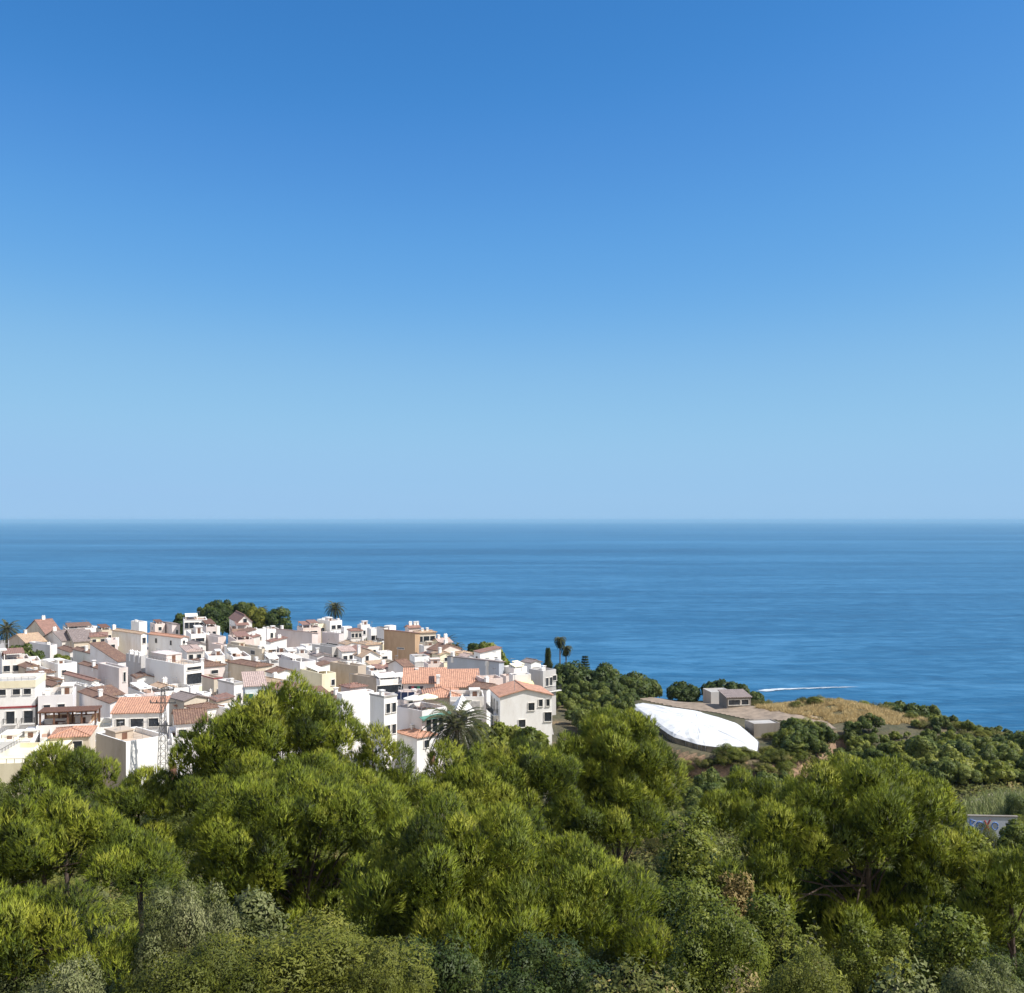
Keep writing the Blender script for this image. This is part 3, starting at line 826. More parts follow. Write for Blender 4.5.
house('long bare rendered house with stepped parapet in the village middle', 224, 262, 272, 649, 7.6, 48, 'flat', 'beige', L='w.25,1.2,2,1', x='r.2,.8,.7,.95,1.2 c.5,.2', terr='concrete')
house('purple house with an arched opening in the village middle', 211, 221, 227, 645, 7, 42, 'flat', 'pink', L='w.4,2.6,1.2,1.8', terr='terra')
house('white terrace house with a dark awning strip behind the lilac cube', 262, 266, 286, 653, 7, 20, 'flat', 'white', R='a.5,.6,6,1.2,cloth_dark,.3', x='c.1,.3,0 r.75,.98,.4,.9,1.4')
house('white house of ladders and pipes in the village middle', 255, 262, 282, 664, 7, 28, 'flat', 'offwhite', L='w.5,2,1,1.2', R='g2x1*1.2,1.3', x='v t.3,.5 p.5,.95,.3,.9,1.6,cloth_white', terr='concrete')
house('cluttered roof house with green water drums above the lilac cube', 282, 288, 312, 654, 7, 22, 'flat', 'offwhite', x='r.55,.8,.3,.7,1.4,white r.1,.4,.4,.9,.9,white', terr='concrete')
house('wide grey house with a white sunny front of three windows', 312, 332, 341, 647, 8.6, 45, 'flat', 'grey', R='w.35,2.6,.9,1.2 w.4,5.4,1,1.2', x='t.3,.3', terr='concrete')
house('white row house with a pink roof terrace beside the wide grey one', 337, 342, 355, 652, 7.6, 28, 'shy', 'white', 'pink', R='w.25,1.6,1,1.2 w.7,1.4,.8,1 w.3,4.3,1,1', pitch=16)
house('white gabled house with a tall narrow window beside the stone tower', 354, 362, 380, 657, 7.4, 30, 'gy', 'white', 'tan', L='w.5,1.5,.9,1', R='w.28,.6,.8,1.6', x='c.1,.6,0', pitch=30)
house('big ochre house with a blank wall and clipped top corner', 384, 415, 420, 634, 10.2, 50, 'shX', 'ochre', 'red', x='c.5,.9,2', pitch=10, L='w.45,4.2,2.6,.3')
house('white house with a shaded porch below the ochre block', 376, 380, 392, 652, 6.4, 30, 'flat', 'white', R='w.4,2.2,1.4,2')
house('white parapet block with a deep roof ledge beside the ochre house', 410, 415, 429, 657, 8, 22, 'flat', 'grey', L='', R='w.6,3.2,2.6,1.6', x='m-.05,1.3,white', terr='concrete')
house('tan roofed house with low pink walls behind the blue grey block', 428, 440, 461, 651, 7.2, 42, 'gy', 'pink', 'brown', L='w.5,1.4,1.2,1', x='c.5,.4', pitch=20)
house('small cream house with a pale roof at the end of the blue grey block', 455, 461, 472, 654, 6.4, 30, 'hip', 'cream', 'tan', R='w.5,1.3,.9,1', pitch=18)
house('yellow chimneyed house in front of the palms by the sea edge', 432, 440, 452, 643, 6.6, 32, 'gx', 'cream', 'pink', x='c.2,.5,0 c.8,.5,1', pitch=20)
# third row and the eastern cluster
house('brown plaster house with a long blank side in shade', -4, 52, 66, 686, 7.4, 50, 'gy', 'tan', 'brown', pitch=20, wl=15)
house('balconied white house with a cream parapet and wine red band', -22, -20, 35, 682, 11, 14, 'flat', 'white', R='w.86,2.0,1.2,1.0 w.66,2.0,1.2,1 w.88,6.6,1.5,2.2 w.55,6.6,1.4,2.2 b.88,7.7,2.2 b.55,7.7,2.2 w.6,9.8,1.6,2 w.4,2,1.2,1 w.95,10,.8,1.9', x='m.0,1.3,cream m4.6,.35,red_paint v', terr='concrete')
house('lavender house with two small dark windows and a cluttered flat roof', 34, 38, 73, 696, 8.2, 20, 'flat', 'lilac', R='w.25,2.4,1.1,1.4 w.66,2.4,1.2,1.4', x='r.6,.95,.5,.95,1.5,offwhite t.5,.5 c.2,.6', terr='concrete')
house('brown tiled house with a bright white gable beside the pergola', 66, 110, 126, 703, 6.8, 42, 'gy', 'lilac', 'brown', L='', R='w.5,1.3,1.2,1.3', x='c.2,.4', pitch=17)
house('long white house with a bright orange roof and three dark windows', 108, 112, 162, 714, 7.2, 8, 'shy', 'white', 'orange', R='w.17,1.6,1.4,1.4 w.5,1.6,2.1,1.4 w.83,1.6,1.6,1.4', pitch=20, wl=6)
house('small white cube house tucked behind the orange roofed house', 124, 128, 141, 697, 7, 35, 'flat', 'white', terr='terra')
house('pale lilac house with roof junk behind the lattice mast', 138, 145, 165, 700, 6.6, 30, 'flat', 'mauve', L='w.5,1.5,1,1', R='g2x1', x='v t.2,.4 c.8,.6', terr='terra')
house('little beige house with a pale orange hipped roof below the pergola', 47, 50, 89, 738, 5.6, 15, 'hip', 'beige', 'orange', R='w.7,1.5,1.4,1.6', pitch=16, wl=7)
house('low house with an orange canopy roof before the largest white house', 170, 176, 194, 706, 6.2, 28, 'hip', 'pink', 'orange', R='w.6,1.3,.9,1.2', pitch=14)
house('brown roofed lilac house half hidden by the pine', 168, 176, 207, 724, 6.4, 22, 'gx', 'lilac', 'brown', R='w.2,1.8,1.2,1.6', pitch=17)
house('beige house with a red parapet line and white side', 202, 214, 222, 678, 9, 42, 'flat', 'beige', R='w.6,3,.8,1.6 w.5,6,.8,1.4', x='m-.02,.25,red_paint')
house('two tone house with grey side and bright white front by the pine', 218, 234, 243, 683, 9, 45, 'flat', 'lilac', R='w.55,3,.8,1.8', x='m.0,.35,concrete t.3,.4 c.6,.5,0', terr='concrete')
house('brown hipped house with beige shaded wall in the village middle', 228, 256, 272, 667, 8, 48, 'hip', 'beige', 'brown', R='d.3,4 w.7,2,.8,1.3', x='c.9,.5,0', pitch=17)
house('white house with a dark stair beside the beige hipped house', 254, 258, 273, 670, 7.2, 30, 'flat', 'white', R='w.3,2.2,1,1.8 w.7,2.2,1,1.6', x='t.4,.4 c.7,.6')
house('pale blue house with a green shutter and pinkish roof edge', 242, 245, 266, 687, 8, 18, 'shy', 'paleblue', 'pink', R='w.22,2.1,1.4,1.5,s w.75,2.2,1.6,1.3 b.7,4.2,3', pitch=12)
house('tiny tan shed house with a sloping orange roof by the pine', 212, 215, 226, 709, 5.2, 30, 'shX', 'tan', 'orange', R='w.5,2,1.2,1.4')
house('lilac sided white cube house with two slot windows above the big pine', 279, 300, 316, 662, 8.6, 42, 'flat', 'lilac', R='w.35,3.1,.8,1.4 w.8,3.2,.7,2', x='c.7,.8,2 r.05,.35,.5,.9,1.2', terr='concrete')
house('cream house with a white peaked roof canopy above the big pine', 300, 322, 336, 674, 8, 40, 'flat', 'cream', x='p.2,.8,.3,.8,1.0,cloth_white', terr='cream')
house('blank tan house of bare render with a square top', 330, 358, 366, 666, 9, 48, 'flat', 'tan', x='c.5,.5,0', terr='concrete')
house('long tan walled house behind the white chimney tower', 352, 378, 384, 678, 8.5, 50, 'flat', 'tan', terr='concrete')
house('red roofed shed house behind the white chimney tower', 341, 350, 366, 688, 7.6, 40, 'hip', 'mauve', 'red', x='t.2,.4', pitch=18)
house('small white house with red awning scraps between the gables', 364, 371, 386, 671, 7, 30, 'flat', 'white', L='w.5,2,.9,1', R='w.3,2,.9,1.2', x='r.1,.4,.4,.9,1.2 p.5,.95,.2,.9,1.1,r_red')
house('white house with a shaded plant filled roof porch behind the tower', 374, 380, 398, 680, 8.4, 25, 'flat', 'white', R='w.5,1.9,5,1.5', x='p.0,1,.05,.95,1.2,white', terr='concrete')
house('grey gabled house with brown hipped roof below the ochre block', 388, 404, 413, 667, 7.6, 42, 'gx', 'lilac', 'brown', R='w.5,2,1,1.9', x='t.2,.5', pitch=20)
house('white wing with a blank sloping parapet beside the chimney tower', 338, 342, 374, 694, 9.5, 34, 'flat', 'white', terr='terra', par=.3)
house('white three storey tower house with a grey flank and paired shutters', 370, 384, 397, 696, 11.5, 45, 'flat', 'white', R='w.3,2.1,.8,1.5 w.75,2.1,.8,1.5 w.3,5.6,.8,1.5 w.75,5.6,.8,1.5 w.8,8.4,.8,1.3', x='c.1,.25,2 m.0,.3,concrete', terr='terra', par=.4)
house('pink terraced house with dark arches beside the blue grey block', 424, 428, 444, 664, 7.6, 18, 'flat', 'pink', R='w.2,3,1.1,2.4 w.5,3,1.1,2.4 w.8,3,1.1,2.4', x='v r.3,.9,.5,.95,1.4')
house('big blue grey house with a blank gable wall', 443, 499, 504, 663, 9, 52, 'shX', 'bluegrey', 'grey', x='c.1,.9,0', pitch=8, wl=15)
house('white and red house peeping over the blue grey block', 474, 480, 501, 653, 8, 28, 'shx', 'white', 'red', L='w.5,1.5,1,1', R='w.35,1.9,.9,1.2 w.75,1.9,.8,1.2', pitch=12)
house('white house with a rounded corner balcony above the pink terraces', 481, 487, 502, 661, 9.2, 26, 'flat', 'white', R='w.35,2.8,1.1,1.6 w.8,2.8,1.1,1.6 b.5,4.1,3.2,1.2', x='m.0,1.1,white', terr='concrete')
house('pink terraced house with a railed balcony behind the gabled white house', 476, 483, 503, 679, 8.6, 20, 'flat', 'pink', R='w.2,2.4,1.1,1.8 w.7,2.4,1.2,1.8', x='v', terr='terra')
house('long house with a bright orange roof behind the parasol terrace', 400, 403, 446, 684, 6.8, 4, 'shy', 'mauve', 'orange', pitch=20, wl=7.5, x='c.3,.9,0')
house('wide orange roofed house adjoining the long orange roof', 430, 436, 480, 688, 6.9, 5, 'shy', 'tan', 'orange', pitch=20, wl=8.5, x='c.05,.2,0')
house('tan house with an orange hipped roof above the white tent', 421, 425, 461, 698, 7.5, 8, 'hip', 'tan', 'orange', pitch=20, wl=8)
house('lavender walled house with a parasol terrace and dark windows', 396, 422, 447, 711, 8.6, 48, 'flat', 'lilac', R='w.25,2.6,1.1,2.4 w.5,2.6,1.1,2.4 w.75,2.6,1.1,2.4 a.5,.9,7,.8,awn_green,.3', terr='terra')
house('low stone cottage with a mottled orange hipped roof before the date palm', 397, 417, 436, 738, 4.8, 40, 'hip', 'white', 'orange', R='w.5,1.2,1,1.2 d.8', x='c.5,.7,0', pitch=19)
house('pale wing with tall grey shutters joined to the gabled white house', 447, 450, 484, 697, 8.3, 4, 'flat', 'offwhite', R='w.15,1.9,1.5,2.2,S w.45,1.9,1.5,2.2,S w.75,1.9,1.5,2.2,S w.3,5.1,1.4,2.2 w.6,5.1,1,2 w.85,5.1,1,2', x='v', terr='concrete', wl=7)
house('large gabled white house with an orange roof beside the orchard', 483, 500, 552, 697, 9, 12, 'gy', 'white', 'orange', L='w.25,2.2,.9,2.2 w.55,2.2,.9,2.2 w.8,2.2,.9,2.2 w.3,5.4,.9,2 w.7,5.4,.9,2 b.5,3.4,7,1', R='w.6,1.9,1.1,1.3 w.42,4.8,1.2,1.3 w.78,1.3,.7,1.2 w.92,1.3,.6,1.2 w.92,3.8,1.3,1.6 w.55,7.9,1.4,1.2', pitch=14, wl=9, x='t.3,.1')
house('white house with two cream canvas awnings on its terrace', 502, 514, 527, 668, 8, 42, 'flat', 'white', L='w.3,1.8,1,1.2', R='w.5,2,1,1', x='p.1,.6,.0,.4,1.0,cloth_cream p.65,1.0,.3,.8,1.2,cloth_cream', terr='concrete')
house('beige fronted house with a bright yellow awning', 509, 513, 531, 675, 8.4, 20, 'flat', 'offwhite', R='w.22,2.6,1.1,1.8 w.7,3.2,1.3,2.2 a.7,1.4,3,1.8,cloth_yellow,1.1', terr='concrete')
house('small white gabled house behind the grey cube at the village edge', 522, 531, 541, 663, 7.2, 38, 'gy', 'white', 'grey', R='w.5,1.6,2,1', pitch=18)
house('grey sided cube house with a white front at the eastern village edge', 529, 543, 556, 671, 8.4, 42, 'flat', 'grey', R='w.3,2.4,.8,1.7 w.6,2.4,.8,1.7 w.88,1.8,1.1,1.1 b.6,4.4,5,.7', x='c.3,.3', terr='concrete')
# small houses and walled terraces filling the lanes between the others
fl = dict(group='small houses between the larger ones')
house('low white wedge walled house behind the brown tiled house by the pergola', 70, 96, 103, 690, 6.2, 45, 'flat', 'white', x='v c.3,.5', terr='concrete', **fl)
house('little white box house with a railed roof before the tall tan block', 91, 97, 108, 688, 6.4, 35, 'flat', 'white', x='v', terr='white', **fl)
house('low brown roofed house in front of the lilac sided block', 58, 70, 82, 652, 5.2, 40, 'gy', 'offwhite', 'brown', **fl)
house('small grey roofed house below the little flat white sea edge house', 74, 82, 92, 636, 5.6, 35, 'gx', 'offwhite', 'grey', R='w.5,1.3,1,1', **fl)
house('flat brown terrace house between the gable house and the pinkish house', 96, 102, 112, 630, 6, 35, 'flat', 'beige', x='p.1,.9,.2,.9,1.4,wood', **fl)
house('low white roof terrace house with a planter before the tall grey house', 128, 146, 168, 694, 6.4, 40, 'flat', 'offwhite', x='c.3,.6', terr='terra', **fl)
house('white walled corner house under the largest white house', 160, 168, 182, 696, 6, 35, 'flat', 'white', R='w.5,2,1,1', terr='terra', **fl)
house('white ledge house below the wide front of the largest white house', 196, 202, 211, 694, 7, 40, 'flat', 'white', terr='concrete', **fl)
house('slim white terrace house above the brown hipped roof', 203, 208, 225, 656, 7.4, 22, 'flat', 'white', R='w.5,1.8,2,.9', **fl)
house('grey tiled house between the orange roofed and the mauve houses', 187, 196, 206, 645, 6.4, 38, 'gy', 'offwhite', 'grey', R='w.5,1.2,.8,.9', **fl)
house('white parapet house in front of the long bare rendered house', 226, 233, 251, 657, 7.2, 25, 'flat', 'white', R='w.5,1.9,3,.8', x='r.1,.4,.5,.95,1.3,white', **fl)
house('low red terraced house behind the long bare rendered house', 228, 236, 254, 640, 6.8, 25, 'flat', 'pink', R='g2x1', x='p.2,.9,.3,.9,1.3,r_red', **fl)
house('white house with a slanted brown roof before the belfry gable', 238, 244, 256, 633, 7, 32, 'shx', 'white', 'brown', R='w.5,1.6,1,1', **fl)
house('small dark roofed house right of the white ladders house', 268, 276, 285, 660, 6.2, 38, 'gy', 'offwhite', 'brown', x='c.2,.5', **fl)
house('white box house under the big mauve blank wall', 284, 292, 302, 650, 6.6, 35, 'flat', 'white', R='w.5,1.8,1.2,1', **fl)
house('white block house with terrace clutter under the red stepped terraces', 300, 306, 316, 646, 6.6, 30, 'flat', 'white', R='w.5,1.8,1.2,1', x='v', **fl)
house('tiny white house with a brown lean to roof by the cream peaked canopy', 312, 318, 330, 667, 7, 30, 'shx', 'white', 'brown', R='w.5,1.4,.9,1', **fl)
house('white wall house closing the lane below the white row house', 341, 348, 362, 664, 7.2, 30, 'flat', 'white', R='w.3,2,.9,1.2 w.7,2,.9,1.2', x='v', **fl)
house('small cream house on the lane left of the grey gabled house', 366, 374, 388, 668, 6.6, 35, 'shy', 'cream', 'tan', R='w.4,1.4,.9,1', **fl)
house('low white roofed store house before the grey gabled house', 392, 398, 412, 680, 6.4, 25, 'flat', 'white', R='w.3,2,.9,1.4', x='p.3,.95,.2,.9,1.2,cloth_white', **fl)
house('mauve house with plants on its roof between the parasol terrace and orange roofs', 398, 404, 426, 694, 7.2, 20, 'flat', 'mauve', R='w.3,2,1,1.2', x='c.6,.5', **fl)
house('white and beige stepped house right of the ochre block', 419, 424, 436, 646, 7.6, 26, 'flat', 'offwhite', R='w.3,2,1.2,1.4 w.75,2,1,1.4', x='v r.5,.95,.5,.95,1.4,beige', **fl)
house('small tan roofed house beyond the pink terraced house', 432, 440, 452, 655, 6.6, 32, 'gy', 'cream', 'tan', R='w.5,1.2,.9,.9', x='c.2,.3,0', **fl)
house('little white gabled house at the end of the yellow chimneys', 459, 466, 476, 657, 6.2, 34, 'gy', 'white', 'pink', R='w.5,1.3,.8,.9', **fl)
house('low pink walled yard house between the white balcony house and the awnings', 500, 506, 514, 676, 6.6, 28, 'flat', 'pink', R='w.5,1.8,.9,1.2', **fl)
house('squat beige house in front of the yellow awning house', 517, 526, 534, 684, 6.4, 38, 'flat', 'beige', R='w.5,1.8,1,1', x='c.3,.4', **fl)
house('low tan house with an old roof left of the lavender house', 14, 26, 40, 668, 5.6, 40, 'gy', 'tan', 'brown', **fl)
house('grey walled yard house beneath the dark hedge like tree', 26, 40, 54, 672, 5.8, 42, 'flat', 'offwhite', x='c.2,.5', terr='tan', **fl)
house('low white lean to house between the pergola house and the orange roof', 90, 95, 112, 728, 5.2, 20, 'flat', 'white', R='w.3,1.8,1.2,1.2', x='v', terr='cream', **fl)
house('white stair house at the foot of the brown roofed lilac house', 166, 172, 192, 738, 4.8, 22, 'flat', 'white', R='d.3', terr='concrete', **fl)
house('low white wall house left of the cream terraces', -16, -12, 30, 742, 4.6, 10, 'flat', 'white', x='v', terr='cream', **fl)
house('small white roofed patio house under the balconied house', 34, 40, 52, 738, 5, 25, 'flat', 'offwhite', R='w.5,2,1.2,1.4', terr='terra', **fl)
# near terraces on the west
house('cream stepped terrace house with a low grey front wall', -20, -18, 46, 764, 4.5, 6, 'flat', 'cream', R='', x='v p.5,.95,.5,.95,1.0,cloth_cream', terr='cream', wl=14)
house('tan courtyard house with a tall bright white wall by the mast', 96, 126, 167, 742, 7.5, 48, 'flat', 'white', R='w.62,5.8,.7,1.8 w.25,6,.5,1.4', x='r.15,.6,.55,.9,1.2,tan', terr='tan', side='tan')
house('low white walled yard house with white steps beside the tan courtyard', 88, 98, 124, 752, 4.6, 25, 'flat', 'white', terr='cream', x='r.1,.5,.4,.9,1')
house('low white garage house at the foot of the lattice mast', 150, 160, 186, 752, 4.4, 25, 'flat', 'white', R='d.5', terr='concrete')

def inpoly(x, y, P):
    c = False; n = len(P); j = n - 1
    for i in range(n):
        if (P[i][1] > y) != (P[j][1] > y) and x < (P[j][0] - P[i][0]) * (y - P[i][1]) / (P[j][1] - P[i][1]) + P[i][0]: c = not c
        j = i
    return c

# ------------------------------------------------------------------ the small houses packed between
def pack_houses():
    rnd = random.Random(31)
    cut = (' with ', ' beside ', ' behind ', ' below ', ' before ', ' between ', ' under ', ' in ', ' at ', ' of ', ' next ', ' peeping ', ' crowned ', ' joined ', ' half ', ' seen ', ' by ', ' glimpsed ', ' standing ', ' adjoining ', ' tucked ', ' on ', ' above ', ' left ', ' from ', ' right ')
    def short(l):
        l = l + ' '
        k = min([l.find(c) for c in cut if l.find(c) > 0] + [len(l) - 1]); return l[:k].strip()
    sh = {}
    for l in HPX: sh.setdefault(short(l), []).append(l)
    uniq = {v[0]: k for k, v in sh.items() if len(v) == 1 and 2 <= len(k.split()) <= 5}
    used = set(); n = 0
    vill = [(0, 646), (60, 630), (150, 636), (300, 640), (420, 645), (500, 676), (500, 692), (400, 700), (340, 700), (205, 712), (150, 705), (60, 700), (0, 690)]
    seeds = [(px + rnd.uniform(-5, 5), py + rnd.uniform(-3, 3)) for py in range(636, 716, 9) for px in range(4, 500, 15)]
    rnd.shuffle(seeds)
    for px, py in seeds:
        if n >= 92: break
        if not inpoly(px, py, vill): continue
        if any(abs(px - v[0]) < 8 and abs(py - v[1]) < 5.5 for v in HPX.values()): continue
        # keep the broad blank walls that face the viewer clear
        if any(v[2] + 1 < px < v[3] - 1 and v[1] < py < v[1] + 22 and (v[3] - v[2]) >= 30 for v in HPX.values()): continue
        wall = rnd.choice(['white', 'white', 'white', 'white', 'offwhite', 'offwhite', 'beige', 'mauve', 'lilac', 'cream'])
        roof, rc = rnd.choice([('flat', ''), ('flat', ''), ('flat', ''), ('flat', ''), ('flat', ''), ('gy', 'brown'), ('gy', 'tan'), ('shy', 'brown'), ('hip', 'brown'), ('gy', 'grey'), ('shx', 'red'), ('hip', 'tan')])
        near = sorted(uniq, key=lambda l: abs(HPX[l][0] - px) + 1.6 * abs(HPX[l][1] - py))[:6]
        lab = None
        for l in near:
            rel = 'landward' if py > HPX[l][1] else 'seaward'
            w_ = {'offwhite': 'pale', 'lilac': 'greyish'}.get(wall, wall)
            r_ = {'flat': 'flat roof'}.get(roof, {'brown': 'brown', 'tan': 'tan', 'grey': 'grey', 'red': 'reddish'}.get(rc, '') + ' roof')
            c_ = 'small %s house with a %s just %s of the %s' % (w_, r_, rel, uniq[l])
            if c_ not in used and len(c_.split()) <= 16 and (l, rel) not in used:
                lab = c_; used.add(c_); used.add((l, rel)); break
        if not lab: continue
        wl_, wr_ = rnd.uniform(3.5, 6.5), rnd.uniform(3, 5.2)
        house(lab, px - 5, px, px + 7, py, rnd.uniform(5.2, 7.6), rnd.uniform(30, 50), roof, wall, rc or 'brown', wl=wl_, wr=wr_, pitch=15,
              x=rnd.choice(['', 'c.3,.5,2', 't.4,.5', 'v', 'c.7,.6,1']), terr=rnd.choice(['terra', 'concrete', 'tan']), group='small houses between the larger ones')
        n += 1
    print('packed houses', n)
pack_houses()

# ------------------------------------------------------------------ foliage builders
def unit(v): return v / np.maximum(np.linalg.norm(v, axis=-1, keepdims=True), 1e-9)

def rdir(rng, n): return unit(rng.normal(size=(n, 3)))

def blades(Pt, Dr, ln, wd, rng):
    side = unit(np.cross(Dr, rdir(rng, len(Pt))))
    w = (wd * 0.5)[:, None] if np.ndim(wd) else wd * 0.5
    l = ln[:, None] if np.ndim(ln) else ln
    return np.stack([Pt - side * w, Pt + side * w, Pt + Dr * l], 1)

def tufts(Pt, Dr, n, ln, wd, spread, tint, rng):
    """needle sprays: n thin blades around every shoot"""
    P2 = np.repeat(Pt, n, 0); D2 = np.repeat(Dr, n, 0); T2 = np.repeat(tint, n)
    d = unit(D2 + spread * rdir(rng, len(P2)))
    P2 = P2 + D2 * (rng.random(len(P2)) * ln * 0.6)[:, None]
    return blades(P2, d, ln * (0.6 + 0.6 * rng.random(len(P2))), wd, rng), T2

def leafquads(Pt, Nr, size, rng, jit=0.7, el=1.5):
    """rhombic leaves facing roughly along Nr"""
    n = unit(Nr + jit * rdir(rng, len(Pt)))
    u = unit(np.cross(n, rdir(rng, len(Pt)))); v = np.cross(n, u)
    s_ = (size * (0.6 + 0.8 * rng.random(len(Pt))))[:, None]
    return np.stack([Pt - u * s_ * el * .5, Pt + v * s_ * .4, Pt + u * s_ * el * .5, Pt - v * s_ * .4], 1)

def lobes_on(center, rx, ry, rz, n, rng, rl, low=-0.35, gap=0.95, hollow=None):
    """lobe centres spread over an ellipsoid, mostly in its shell"""
    out = []; tries = 0
    while len(out) < n and tries < n * 60:
        tries += 1
        d = rng.normal(size=3); d /= np.linalg.norm(d)
        if d[2] < low: continue
        k = 0.72 + 0.38 * rng.random()
        if rng.random() < 0.12: k *= 0.45 + .35 * rng.random()
        if hollow is not None:
            q_ = (hollow * d).sum(-1).max()
            if q_ > .90: k *= .50
            if d[2] < -.12: k *= .80
        p = np.array([d[0] * rx, d[1] * ry, d[2] * rz]) * k
        r = rl * (0.65 + 0.75 * rng.random())
        if all(np.linalg.norm(p - q[0]) > gap * .5 * (r + q[1]) for q in out):
            out.append((p, r))
    return [(np.asarray(center) + p, r) for p, r in out]

def trunk_mesh(name, base, top, r0, limbs, rng, mat):
    mb = MB(); base = Vector(base); top = Vector(top); pts = []; rad = []
    for i in range(6):
        t = i / 5
        pts.append(base.lerp(top, t) + Vector((math.sin(t * 4 + rng.random()) * r0 * .6, math.cos(t * 3) * r0 * .5, 0)))
        rad.append(r0 * (1.25 - t * .85) if i else r0 * 1.6)
    mb.tube(pts, rad, 7)
    for p in limbs:
        p = Vector(p); k = 0.3 + 0.5 * rng.random(); s0 = base.lerp(top, k)
        mid = s0.lerp(p, .5) + Vector((0, 0, (p - s0).length * .08 + .2 * rng.random()))
        rr = r0 * (.5 - .25 * k)
        mb.tube([s0, mid, p], [rr, rr * .6, rr * .22], 5)
    return mb.mesh(name, mat)

def pine(label, subs, d, seed, dens=1.0, ln=None, base_z=None, group='pines on the slope below the village', rl=None, name='pine_tree', mat='pine', yoff=None, blade_n=5, sprd=.5):
    """subs: crown parts as (column of the middle, row of the top, width, row of the bottom) at distance d"""
    rng = np.random.default_rng(seed); pr = random.Random(seed)
    s0 = subs[0]; px = s0[0]; ln = ln or .10 + .0038 * d
    x0 = (px - 512) / F * d
    g0 = gz(x0, d) if base_z is None else base_z
    root = empty(name, (x0, d, g0)); tag(root, label, 'tree', group)
    Vs = []; Ts = []; Ns = []; limb = []
    for k, sb in enumerate(subs):
        c, top, w, bot = sb[:4]; dd = d + (sb[4] if len(sb) > 4 else 0)
        rx = w / 2 / F * dd; zt = CZ - (top - HOR) / F * dd; zb = CZ - (bot - HOR) / F * dd
        rz = (zt - zb) / 2; cen = np.array([(c - 512) / F * dd - x0, dd - d, (zt + zb) / 2 - g0])
        r_l = rl or (0.42 + .0095 * d)
        ex, ey, ez = max(rx - r_l * .75, .3), max(rx * .85 - r_l * .75, .3), max(rz - r_l * 1.3, .3)
        hol = rng.normal(size=(9, 3)); hol[:, 1] = -np.abs(hol[:, 1]) * .9; hol[:, 2] = hol[:, 2] * .55 - .1; hol = unit(hol)
        nl = int(np.clip(2.4 * (rx * rx * .8 + rx * rz) / (r_l * r_l), 10, 130))
        lb = lobes_on(cen, ex, ey, ez, nl, rng, r_l, -.5, 1.30, hol)
        lb = [(p_, r_, 1.0) for p_, r_ in lb] + [(p_, r_ * 1.1, .42) for p_, r_ in lobes_on(cen - np.array([0, 0, rz * .1]), ex * .55, ey * .55, ez * .55, nl // 4, rng, r_l, -.4, 1.2)]
        for p, r, dn_ in lb:
            n = int(62 * 2 * 3.14 * r * r * dens * dn_ * (.33 / ln) ** 1.3)
            dr = rdir(rng, int(n * 1.6)); dr = dr[dr[:, 2] > -0.18][:n]; n = len(dr)
            zs = .95 + .75 * rng.random(); nc = 7; cl = unit(rng.normal(size=(nc, 3)) + np.array([0, 0, .5]))
            j = np.argmax((dr[:, None] * cl[None]).sum(-1), 1)
            q_ = (dr * cl[j]).sum(-1)                       # 1 at the tip of a small clump
            bump = .50 + .55 * np.clip((q_ - .35) / .6, 0, 1)
            pos = p + dr * np.array([1, 1, zs]) * (r * bump * (0.72 + 0.28 * rng.random(n) ** .5))[:, None]
            D = unit(dr * .65 + np.array([0, 0, .7]) + .25 * rng.normal(size=(n, 3)))
            lt = rng.normal() * .13; ct = rng.normal(size=nc) * .08
            tint = np.clip(.42 + lt + ct[j] + .45 * np.clip(q_ - .62, -.25, .4) + .09 * rng.normal(size=n), 0, 1)
            v, t = tufts(pos, D, blade_n, ln, ln * .13, sprd, tint, rng)
            Vs.append(v); Ts.append(t); Ns.append(np.repeat(unit(dr * .6 + cl[j] * .55 + np.array([0, 0, .2])), blade_n, 0))
            if pr.random() < .16: limb.append(p)
        if k == 0: topc = cen + np.array([0, 0, rz * .35])
    V = np.concatenate(Vs); T = np.concatenate(Ts)
    r0 = max(.14, s0[2] / F * d * .022)
    link('trunk', trunk_mesh('trunk', (0, 0, -.4), topc, r0, limb, pr, M['bark']), root)
    link('crown', tri_mesh('crown', V, M[mat], T, 3, np.concatenate(Ns)), root)
    return root

def broad_mesh(seed, rx, rz, nl, rl, nleaf, size, mat, lift=1.0, jit=.8, low=-.3, upw=.35, el=1.6):
    """crown of broad leaves in lobes, its foot at the origin"""
    rng = np.random.default_rng(seed); pr = random.Random(seed)
    cz = rz * lift
    lb = lobes_on((0, 0, cz), rx - rl * .6, rx - rl * .6, rz - rl * .5, nl, rng, rl, low)
    Vs = []; Ts = []; Ns = []
    for p, r in lb:
        n = int(nleaf * (r / rl) ** 2)
        dr = rdir(rng, n); dr = dr[dr[:, 2] > -.55]; n = len(dr)
        bump = 1 + .18 * np.sin(dr[:, 0] * 7 + rng.random() * 6) * np.sin(dr[:, 1] * 6 + dr[:, 2] * 5)
        pos = p + dr * (r * bump * (0.6 + .4 * rng.random(n) ** .4))[:, None]
        nr = unit(dr + np.array([0, 0, upw]))
        Vs.append(leafquads(pos, nr, size, rng, jit, el)); Ns.append(unit(dr + np.array([0, 0, .25])))
        Ts.append(np.clip(.5 + rng.normal() * .13 + .13 * rng.normal(size=n), 0, 1))
    cm = tri_mesh('crown', np.concatenate(Vs), M[mat], np.concatenate(Ts), 4, np.concatenate(Ns))
    tm = trunk_mesh('trunk', (0, 0, -.5), (0, 0, cz + rz * .3), max(.06, rx * .05), [p for p, r in lb[:6]], pr, M['bark'])
    return cm, tm

